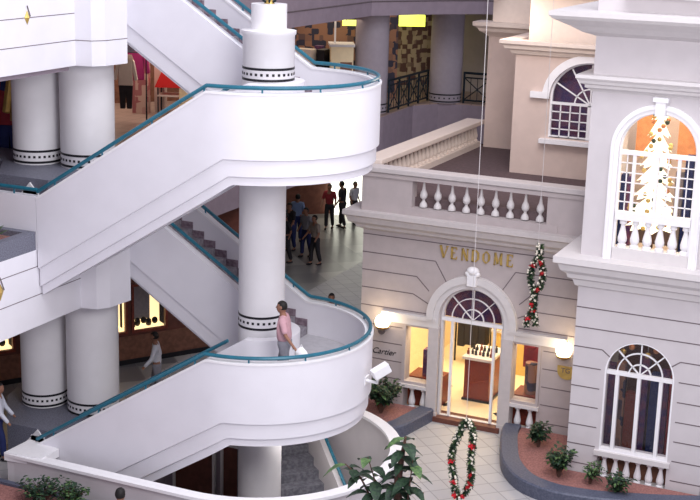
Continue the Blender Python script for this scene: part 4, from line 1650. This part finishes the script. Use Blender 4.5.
iron_rail((-4.0, 15.4), (-4.0, 18.6), L2, 'dark iron railing between the two far dimmed mauve columns')
iron_rail((-4.2, 12.6), (-4.2, 14.7), L2, 'dark iron railing left of the far dimmed mauve columns above the landing')
iron_rail((-2.8, 18.7), (2.5, 18.95), L2, 'dark iron railing right of the corner column by the beige building')
struct('wall_back', box(-4.5, 3.0, 21.5, 21.8, L2, 7.85), M['vendome'])
struct('wall_back.001', box(-22, 3, 27, 27.3, 0, 10.4), M['brown'])
struct('wall_left.001', box(-15.2, -15, -9.5, 27, 0, 10.4), M['brown'])
# patchwork display wall and its yellow light
pw = tag(link('display_wall', prism([(-7.0, 19.6), (-4.7, 22.3), (-4.8, 22.5), (-7.1, 19.8)], L2, 7.85), M['patch']), 'patchwork of framed pictures on the far gallery wall between the columns', 'display')
for (poly, z0, z1, lab) in (([(-5.95, 18.4), (-4.45, 19.3), (-4.55, 19.5), (-6.05, 18.6)], 7.22, 7.58, 'bright yellow light box over the patchwork wall'),
                            ([(-6.1, 16.5), (-5.4, 16.95), (-5.5, 17.15), (-6.2, 16.7)], 7.34, 7.50, 'small yellow light box left of the far dimmed mauve columns')):
    cx_, cy_ = sum(p[0] for p in poly) / 4, sum(p[1] for p in poly) / 4
    lbx = empty('light_box', (cx_, cy_, z0), lab, 'lamp')
    link('diffuser', prism([(x - cx_, y - cy_) for x, y in poly], 0, z1 - z0), M['yellowlight'], lbx)
    for q in (-0.3, 0.3):
        bm = bmesh.new()
        tube(bm, [(q * .85, q * .52, z1 - z0), (q * .85, q * .52, 7.895 - z0)], 0.02, 5)
        link('hanger_rod', bm, M['iron'], lbx)
# kiosk
tag(link('partition', prism([(-10.5, 15.6), (-5.0, 18.4), (-5.1, 18.6), (-10.6, 15.8)], L2, 7.85), M['goods']), 'dark shop partition hung with goods behind the tan kiosk', 'wall')
ks = empty('kiosk', (-5.42, 15.0, L2), 'tan wooden kiosk box with pole on the far gallery', 'kiosk', rz=0.5)
link('body', box(-0.34, 0.34, -0.4, 0.4, 0, 1.95), M['cream'], ks, bevel=.01)
link('lid', box(-0.38, 0.38, -0.45, 0.45, 1.95, 2.02), M['trim'], ks)
link('panel', box(-0.05, 0.3, -0.42, -0.4, 1.1, 1.5), M['tanwood'], ks)
bm = bmesh.new()
tube(bm, [(-.2, 0, 2.0), (-.2, 0, 2.9)], .03, 6)
link('pole', bm, M['rim'], ks)
# shelves with goods
shelf_goods('shop_shelf', -7.0, -6.2, 15.3, L2, 7.3, [M['navy'], M['goods'], M['purple']], 'dark blue goods on shelves behind the upper landing', 'shelf', 3)
tag(link('counter', box(-6.75, -6.2, 14.5, 14.9, L2, 6.75), M['beigetrim'], bevel=.02), 'pale counter behind the upper landing', 'counter')
tag(link('counter', box(-6.12, -5.85, 14.7, 15.2, L2, 6.75), M['black'], bevel=.02), 'dark cabinet left of the tan kiosk', 'cabinet')
area_light('gallery_light', (-6.2, 17, 7.7), (-6.2, 17, 5), 3, 5, 50, (1.0, 0.8, 0.6))
area_light('gallery_light_b', (-10, 11, 7.7), (-10, 11, 5), 4, 4, 130, (1.0, 0.82, 0.68))
area_light('arcade_light', (-8.5, 20, 3.6), (-8.5, 20, 0), 3, 5, 40, (1.0, 0.95, 0.8))

# clothes shop on level two seen under the upper rear flight
tag(link('partition', prism([(-13.5, 10.0), (-9.0, 15.8), (-9.1, 15.9), (-13.6, 10.1)], L2, 7.8), M['tanwood']), 'brown shop partition behind the hanging clothes', 'wall')
pc = tag(link('fabric_pillar', prism([(-10.15, 10.9), (-9.7, 11.05), (-9.85, 11.4), (-10.3, 11.25)], L2, 7.89), M['plaid']), 'tall plaid patterned post beside the hanging jacket', 'post')
pc = tag(link('post', prism([(-9.78, 11.5), (-9.5, 11.6), (-9.6, 11.9), (-9.88, 11.8)], L2, 7.89), M['beige']), 'narrow beige post right of the plaid post', 'post')


def jacket(x, y, z, m_, label, rz=0.4, legs=None):
    root = empty('hanging_jacket', (x, y, z), label, 'clothes', rz=rz)
    bm = bmesh.new()
    pts = [(-.12, .0), (-.30, -.08), (-.42, -.75), (-.30, -.78), (-.24, -.35), (-.25, -.95), (.25, -.95), (.24, -.35), (.30, -.78), (.42, -.75), (.30, -.08), (.12, .0), (0, -.06)]
    plate(pts, [], -.07, .07, bm)
    link('body', bm, m_, root, bevel=.03)
    bm = bmesh.new()
    tube(bm, [(-.2, 0, -.04), (0, 0, .06), (.2, 0, -.04)], .01, 5)
    tube(bm, [(0, 0, .06), (0, 0, .14), (.03, 0, .17)], .01, 5)
    link('hanger', bm, M['iron'], root)
    if legs:
        link('trousers', plate([(-.24, -.95), (.24, -.95), (.2, -1.75), (.03, -1.75), (0, -1.2), (-.03, -1.75), (-.2, -1.75)], [], -.06, .06), legs, root, bevel=.02)
    return root


jacket(-9.42, 9.5, 6.72, M['tancloth'] if 0 else M['beigetrim'], 'cream jacket over dark trousers hanging beside the upper pillar', 0.4, M['darkcloth']).scale = (.8, .8, .8)
jacket(-9.5, 10.1, 7.0, M['magenta'], 'magenta blouse hanging behind the cream jacket', 0.4)
jacket(-6.6, 0.95, 7.2, M['redcloth'], 'dark red garment hanging at the left edge above the granite block', 0.4, M['navy'])
jacket(-6.35, 1.02, 7.75, M['navy'], 'navy garment hanging at the left edge of the upper gallery', 0.4)
jacket(-6.20, 0.85, 7.35, M['gold'], 'slim golden scarf-like garment hanging left of the upper pillars', 1.2)
rk = bmesh.new()
tube(rk, [(-8.9, 9.73, L2), (-8.9, 9.73, 6.88), (-10.1, 9.21, 6.88), (-10.1, 9.21, L2)], .025, 6)
tag(link('clothes_rack', rk, M['iron']), 'dark metal rack carrying the cream jacket', 'rack')
tag(link('partition', box(-11, -5.7, 1.1, 1.2, L2, 7.88), M['redcloth']), 'dark red shop wall at the left edge of the upper gallery', 'wall')
# red canopy table
rc = empty('market_stall', (-9.15, 11.4, L2), 'stall with red canopy seen beneath the upper rear flight', 'stall', rz=0.4)
bm = bmesh.new()
plate([(-.42, .82), (.42, .82), (.2, 1.3), (-.2, 1.3)], [], -.35, .35, bm)
link('canopy', bm, M['redcanopy'], rc)
link('table', box(-.35, .35, -.3, .3, .55, .6), M['beigetrim'], rc)
for sx in (-.33, .33):
    for sy in (-.28, .28):
        bm = bmesh.new()
        tube(bm, [(sx, sy, 0), (sx, sy, .84)], .02, 6)
        link('leg', bm, M['iron'], rc)
tag(link('display_wall', prism([(-8.75, 11.2), (-8.25, 11.5), (-8.3, 11.6), (-8.8, 11.3)], L2, 6.25), M['cream']), 'cream panel right of the red canopy stall', 'display')

# ============================================================ ground floor shop behind the stairs
d_ = Vector((0.54, 0.84)).normalized()
nw = Vector((d_.y, -d_.x))
A_ = Vector((-6.06, 4.14)) - d_ * 5.0
sw = empty('shop_wall', (A_.x, A_.y, 0), 'brown wooden shop wall with lit display windows behind the ground floor pillars', 'shop front', rz=math.atan2(d_.y, d_.x))
Lw = 8.6
wins = [(0.3, 1.2), (1.5, 2.35), (2.9, 3.8), (4.15, 5.15), (5.33, 6.2)]
bm = plate([(0, 0), (Lw, 0), (Lw, 3.7), (0, 3.7)], [[(a, .8), (b, .8), (b, 1.95), (a, 1.95)] for a, b in wins], 0, 0.12)
link('panelling', bm, M['brown'], sw)
link('dado', box(0, Lw, -0.03, 0, 0.12, 0.7), M['tanwood'], sw)
link('skirting', box(0, Lw, -0.05, 0, 0, 0.12), M['black'], sw)
for a, b in wins:
    f_ = link('display_window', plate([(a - .04, .76), (b + .04, .76), (b + .04, 1.99), (a - .04, 1.99)], [[(a + .02, .82), (b - .02, .82), (b - .02, 1.93), (a + .02, 1.93)]], -0.03, 0.02), M['darkwood'], sw)
    link('backlight', box(a - .05, b + .05, 0.5, 0.54, .7, 2.05), M['litwall'], f_)
    bm = bmesh.new()
    B(bm, a + .12 * (b - a), b - .28 * (b - a), 0.42, 0.46, .95, 1.9)
    link('grey_screen', bm, M['greycloth'], f_)
    bm = bmesh.new()
    B(bm, a - .05, b + .05, 0.12, 0.5, .74, .80)
    link('shelf', bm, M['litwall'], f_)
    bm = bmesh.new()
    for k in range(5):
        xx = a + (b - a) * (.12 + .17 * k)
        ball(bm, (xx, 0.28 + .04 * (k % 2), .88 + .04 * ((k * 7) % 3)), 0.08, 8, 6, (1, 1, 1.1 + .3 * (k % 2)))
    link('goods', bm, M['black'], f_)


# ============================================================ people
def skin_mesh(name, verts, edges, radii, m_, sub=2, root_i=0):
    me = bpy.data.meshes.new(name)
    me.from_pydata([Vector(v) for v in verts], edges, [])
    o = bpy.data.objects.new(name, me)
    COL.objects.link(o)
    o.modifiers.new('skin', 'SKIN')
    if not me.skin_vertices:
        pass
    for i, r in enumerate(radii):
        sv = me.skin_vertices[0].data[i]
        sv.radius = r if isinstance(r, tuple) else (r, r)
        sv.use_root = (i == root_i)
    s = o.modifiers.new('sub', 'SUBSURF')
    s.levels = sub
    s.render_levels = sub
    dg = bpy.context.evaluated_depsgraph_get()
    dg.update()
    me2 = bpy.data.meshes.new_from_object(o.evaluated_get(dg))
    bpy.data.objects.remove(o)
    for p in me2.polygons:
        p.use_smooth = True
    me2.materials.clear()
    me2.materials.append(m_)
    o2 = bpy.data.objects.new(name, me2)
    COL.objects.link(o2)
    return o2


def person(loc, rz, H_, label, shirt, trousers, stride=0.12, arms=((0.1, 0.0), (-0.1, 0.0)), elbow=(0.15, 0.15), lean=0.02, detail=False, group=None, sleeve=0.45, girth=1.0):
    """faces local +Y; arms: (forward swing, outward) per side (left=-x, right=+x)"""
    k = H_ / 1.75
    root = empty('person', loc, label, 'person', group, rz)
    V = {}
    hip = Vector((0, 0, .95))
    V['pel'] = hip
    V['belly'] = Vector((0, lean * .5, 1.10))
    V['chest'] = Vector((0, lean, 1.32))
    V['neckb'] = Vector((0, lean * 1.3, 1.47))
    V['neck'] = Vector((0, lean * 1.3 + .015, 1.53))
    V['head'] = Vector((0, lean * 1.3 + .035, 1.63))
    V['top'] = Vector((0, lean * 1.3 + .03, 1.70))
    names = ['pel', 'belly', 'chest', 'neckb', 'neck', 'head', 'top']
    E_ = [(0, 1), (1, 2), (2, 3), (3, 4), (4, 5), (5, 6)]
    R_ = {'pel': (.145, .105), 'belly': (.145, .11), 'chest': (.155, .11), 'neckb': (.075, .07), 'neck': (.052, .055), 'head': (.078, .095), 'top': (.055, .065)}
    parts = {}
    for si, s in ((0, -1), (1, 1)):
        fw_, out = arms[si]
        sh = Vector((s * .185, lean, 1.42))
        el = sh + Vector((s * (.03 + out), fw_ * .9, -.28))
        wr = el + Vector((s * out * .3, fw_ * .5 + elbow[si] * .9, -.25 + abs(elbow[si]) * .35))
        hd = wr + (wr - el).normalized() * .07
        st_f = stride * s
        kn = Vector((s * .095, st_f * .6 + .03, .50))
        an = Vector((s * .095, st_f * 1.1 - .02, .085))
        toe = an + Vector((s * .015, .15, -.045))
        hipj = Vector((s * .09, 0, .90))
        parts[s] = dict(sh=sh, el=el, wr=wr, hd=hd, kn=kn, an=an, toe=toe, hip=hipj)
    verts, radii, edges = [], [], []

    def add(p, r):
        verts.append(Vector(p) * k)
        radii.append(tuple(q * k for q in r) if isinstance(r, tuple) else r * k)
        return len(verts) - 1
    ids = {n_: add(V[n_], R_[n_]) for n_ in names}
    for a, b in E_:
        edges.append((a, b))
    for s in (-1, 1):
        q = parts[s]
        a = add(q['sh'], .058)
        b = add(q['el'], .040)
        c_ = add(q['wr'], .026)
        d = add(q['hd'], (.036, .022))
        edges += [(ids['chest'], a), (a, b), (b, c_), (c_, d)]
        if detail:
            ax = (q['hd'] - q['wr']).normalized()
            fwd = Vector((0, 1, 0))
            for j in range(4):
                base = q['hd'] + fwd * (.024 - .016 * j) + ax * .02
                ln = (.030, .036, .034, .026)[j]
                m1 = base + ax * ln
                m2 = m1 + ax * ln * .6 + Vector((-s * .014, 0, 0))
                i1, i2 = add(m1, .0085), add(m2, .0075)
                i0 = add(base, .010)
                edges += [(d, i0), (i0, i1), (i1, i2)]
            t0 = add(q['wr'] + ax * .03 + fwd * .035, .010)
            t1 = add(q['wr'] + ax * .065 + fwd * .055, .009)
            edges += [(c_, t0), (t0, t1)]
        h = add(q['hip'], .085)
        kn = add(q['kn'], .056)
        an = add(q['an'], .038)
        toe = add(q['toe'], (.042, .028))
        edges += [(ids['pel'], h), (h, kn), (kn, an), (an, toe)]
    body = skin_mesh('body', verts, edges, radii, M['skin'], 2)
    body.parent = root
    bmh = bmesh.new()
    bmh.from_mesh(body.data)
    hcc = (V['head'] + Vector((0, 0, .005))) * k
    bmesh.ops.create_uvsphere(bmh, u_segments=16, v_segments=12, radius=.118 * k, matrix=Matrix.Translation(hcc) @ Matrix.Diagonal((.68, .84, 1.02, 1)))
    for f in bmh.faces:
        f.smooth = True
    bmh.to_mesh(body.data)
    bmh.free()

    def garment(nm, pts, m_, sub=2):
        vs = [Vector(p) * k for p, r in pts[0]]
        rs = [tuple(q_ * k for q_ in r) if isinstance(r, tuple) else r * k for p, r in pts[0]]
        o = skin_mesh(nm, vs, pts[1], rs, m_, sub)
        o.parent = root
        return o
    P_, Ed = [], []
    g_ = girth
    P_ += [(V['pel'] + Vector((0, 0, -.03)), (.165 * g_, .13 * g_)), (V['belly'], (.162 * g_, .135 * g_)), (V['chest'], (.175 * g_, .138 * g_)), (Vector((0, lean * 1.2, 1.465)), (.085, .08))]
    Ed += [(0, 1), (1, 2), (2, 3)]
    for s in (-1, 1):
        q = parts[s]
        i = len(P_)
        P_.append((q['sh'] + Vector((0, 0, .005)), .078))
        P_.append((q['sh'].lerp(q['el'], .45), .068))
        P_.append((q['sh'].lerp(q['el'], .9 if sleeve < 1 else 1.0), .064 if sleeve < 1 else .056))
        Ed += [(2, i), (i, i + 1), (i + 1, i + 2)]
        if sleeve >= 1:
            P_.append((q['wr'], .045))
            Ed += [(i + 2, i + 3)]
    garment('shirt', (P_, Ed), shirt)
    P_, Ed = [(V['pel'] + Vector((0, 0, .10)), (.172 * g_, .142 * g_)), (V['pel'] + Vector((0, 0, -.02)), (.178 * g_, .145 * g_))], [(0, 1)]
    for s in (-1, 1):
        q = parts[s]
        i = len(P_)
        P_ += [(q['hip'] + Vector((0, 0, -.06)), .112), (q['kn'], .082), (q['an'] + Vector((0, 0, .03)), .070)]
        Ed += [(1, i), (i, i + 1), (i + 1, i + 2)]
    garment('trousers', (P_, Ed), trousers)
    # shoes
    for s in (-1, 1):
        q = parts[s]
        bm = bmesh.new()
        ball(bm, (q['an'] + Vector((0, .06, -.04))) * k, .075 * k, 12, 8, (.65, 1.75, .6))
        link('shoe', bm, M['black'], root, True)
    # head details
    hc = (V['head'] + Vector((0, 0, .02))) * k
    bm = bmesh.new()
    bmesh.ops.create_uvsphere(bm, u_segments=16, v_segments=12, radius=.116 * k, matrix=Matrix.Translation(hc + Vector((0, -.012, .012)) * k) @ Matrix.Diagonal((.78, .92, .98, 1)))
    dele = [v for v in bm.verts if (v.co.y - hc.y) > .028 * k and (v.co.z - hc.z) < .045 * k or (v.co.z - hc.z) < -.06 * k]
    bmesh.ops.delete(bm, geom=dele, context='VERTS')
    link('hair', bm, M['hair'], root, True)
    if detail:
        bm = bmesh.new()
        nf = hc + Vector((0, .098, -.012)) * k
        vs = [bm.verts.new(nf + Vector(p) * k) for p in ((-.011, -.012, .032), (.011, -.012, .032), (-.019, -.008, -.014), (.019, -.008, -.014), (0, .024, -.010))]
        for f in ((0, 1, 4), (0, 4, 2), (1, 3, 4), (2, 4, 3), (0, 2, 3, 1)):
            bm.faces.new([vs[i] for i in f])
        link('nose', bm, M['skin'], root)
        for s in (-1, 1):
            bm = bmesh.new()
            ball(bm, hc + Vector((s * .034, .083, .018)) * k, .012 * k, 8, 6)
            link('eye', bm, M['black'], root, True)
            bm = bmesh.new()
            ball(bm, hc + Vector((s * .088, 0.0, .0)) * k, .030 * k, 8, 6, (.35, .8, 1.2))
            link('ear', bm, M['skin'], root, True)
        bm = bmesh.new()
        ball(bm, hc + Vector((0, .086, -.052)) * k, .022 * k, 8, 6, (1.1, .5, .3))
        link('mouth', bm, M['redcloth'], root, True)
        bm = bmesh.new()
        ring(bm, 0, 0, 1.035 * k, 1.065 * k, .10 * k, .158 * k, 24)
        for v in bm.verts:
            v.co.y = (v.co.y) * .82 + .005
        link('belt', bm, M['black'], root)
    return root, parts, k


face = math.atan2(-0.30, -0.95) - PI / 2      # local +Y turned to this direction
man, mp, mk = person((1.04, -1.03, LA), face, 1.63, 'man in pink shirt and grey trousers on the lower stair landing holding a white bag', M['pink'], M['greycloth'],
                     stride=0.10, arms=((-0.10, .05), (0.02, .02)), elbow=(-.13, .06), lean=.03, detail=True, girth=1.22)
# white plastic bag held in the rear hand
bg = empty('plastic_bag', (0, 0, 0), 'white plastic bag hanging from the hand of the man in pink', 'bag')
s_ = -1 if False else 1
cand = []
for s in (-1, 1):
    hd = mp[s]['hd'] * mk
    wpt = Matrix.Rotation(face, 4, 'Z') @ hd + Vector((1.04, -1.03, LA))
    cand.append((s, wpt))
wpt = cand[0][1]
bg.location = wpt + Vector((0.09, 0.03, 0.05))
bm = bmesh.new()
lathe(bm, [(0.02, 0.02), (0.07, -.02), (0.12, -.06), (0.14, -.12), (0.12, -.18), (0.06, -.20)], n=12)
for v in bm.verts:
    v.co.x += 0.012 * math.sin(30 * v.co.z + 5 * v.co.y)
    v.co.y *= 0.55
ob_ = link('bag_body', bm, M['plastic'], bg, True)
bm = bmesh.new()
tube(bm, [(-.03, 0, -.04), (-.02, 0, .03), (0, 0, .06), (.02, 0, .03), (.03, 0, -.04)], .006, 5)
link('handle', bm, M['plastic'], bg)

person((-3.98, 2.50, 0.0), math.radians(120), 1.62, 'person in grey-white shirt walking in front of the brown shop wall', M['whitecloth'], M['greycloth'], sleeve=1.0)
person((-4.95, -1.80, 0.0), math.radians(-60), 1.62, 'person in white shirt and blue trousers cut by the left picture edge', M['whitecloth'], M['navy'], arms=((.12, .02), (.10, .02)), elbow=(.12, .12), sleeve=1.0)
G = None
far = [((-6.12, 14.94), 150, 1.60, M['tancloth'], M['darkcloth'], 'person with tan top and dark trousers seen from behind, nearest of the group'),
       ((-6.80, 15.68), 160, 1.62, M['greycloth'], M['navy'], 'person in grey top standing just left behind the tan-topped one'),
       ((-7.02, 14.70), 140, 1.62, M['darkcloth'], M['darkcloth'], 'dark clothed person at the left edge of the group by the column'),
       ((-7.9, 17.2), 20, 1.64, M['bluecloth'], M['navy'], 'person in light blue shirt at the back of the group'),
       ((-7.83, 19.54), 190, 1.60, M['redcloth'], M['darkcloth'], 'person in dark red top left of the lit shop entrance'),
       ((-7.51, 19.92), 90, 1.66, M['darkcloth'], M['darkcloth'], 'dark clothed tall person before the bright shop entrance'),
       ((-7.45, 20.75), 250, 1.52, M['whitecloth'], M['darkcloth'], 'person in white top beside the bright shop entrance'),
       ((-7.6, 16.1), 170, 1.60, M['darkcloth'], M['navy'], 'dark clothed person second from the left in the group'),
       ((-1.96, 7.35), 200, 1.60, M['tancloth'], M['darkcloth'], 'lone person whose head shows above the teal rail of the rear flight')]
for (p, rz, hh, sm_, tm, lab) in far:
    person((p[0], p[1], 0), math.radians(rz), hh, lab, sm_, tm, sleeve=0.5, arms=((random.uniform(-.15, .15), .03), (random.uniform(-.15, .15), .03)))
person((0.05, -4.9, 0.0), 0.3, 1.66, 'person whose dark hair just shows at the bottom edge left of the column', M['darkcloth'], M['navy'])

# ============================================================ ground floor far arcade
tag(link('shop_entrance', prism([(-12.3, 18.8), (-6.0, 24.2), (-6.1, 24.4), (-12.4, 19.0)], 0, 3.7), M['brown']), 'dark arcade wall behind the group of people', 'shop front')
lt = bmesh.new()
prism([(-8.75, 21.55), (-7.35, 22.75), (-7.3, 22.65), (-8.7, 21.45)], 0.02, 2.7, lt)
M['bright'] = mat('bright_entrance', (1, 1, .9), .5, emit=(1, 1, 0.85), estr=1.5)
tag(link('lit_doorway', lt, M['bright']), 'bright cream lit shop doorway behind the dark tall person', 'doorway')
tag(link('display_cabinet', box(-3.3, -2.4, 13.4, 14.0, 0, 1.9), M['purple'], bevel=.02), 'dark cabinet standing left of the pinkish shop corner', 'cabinet')
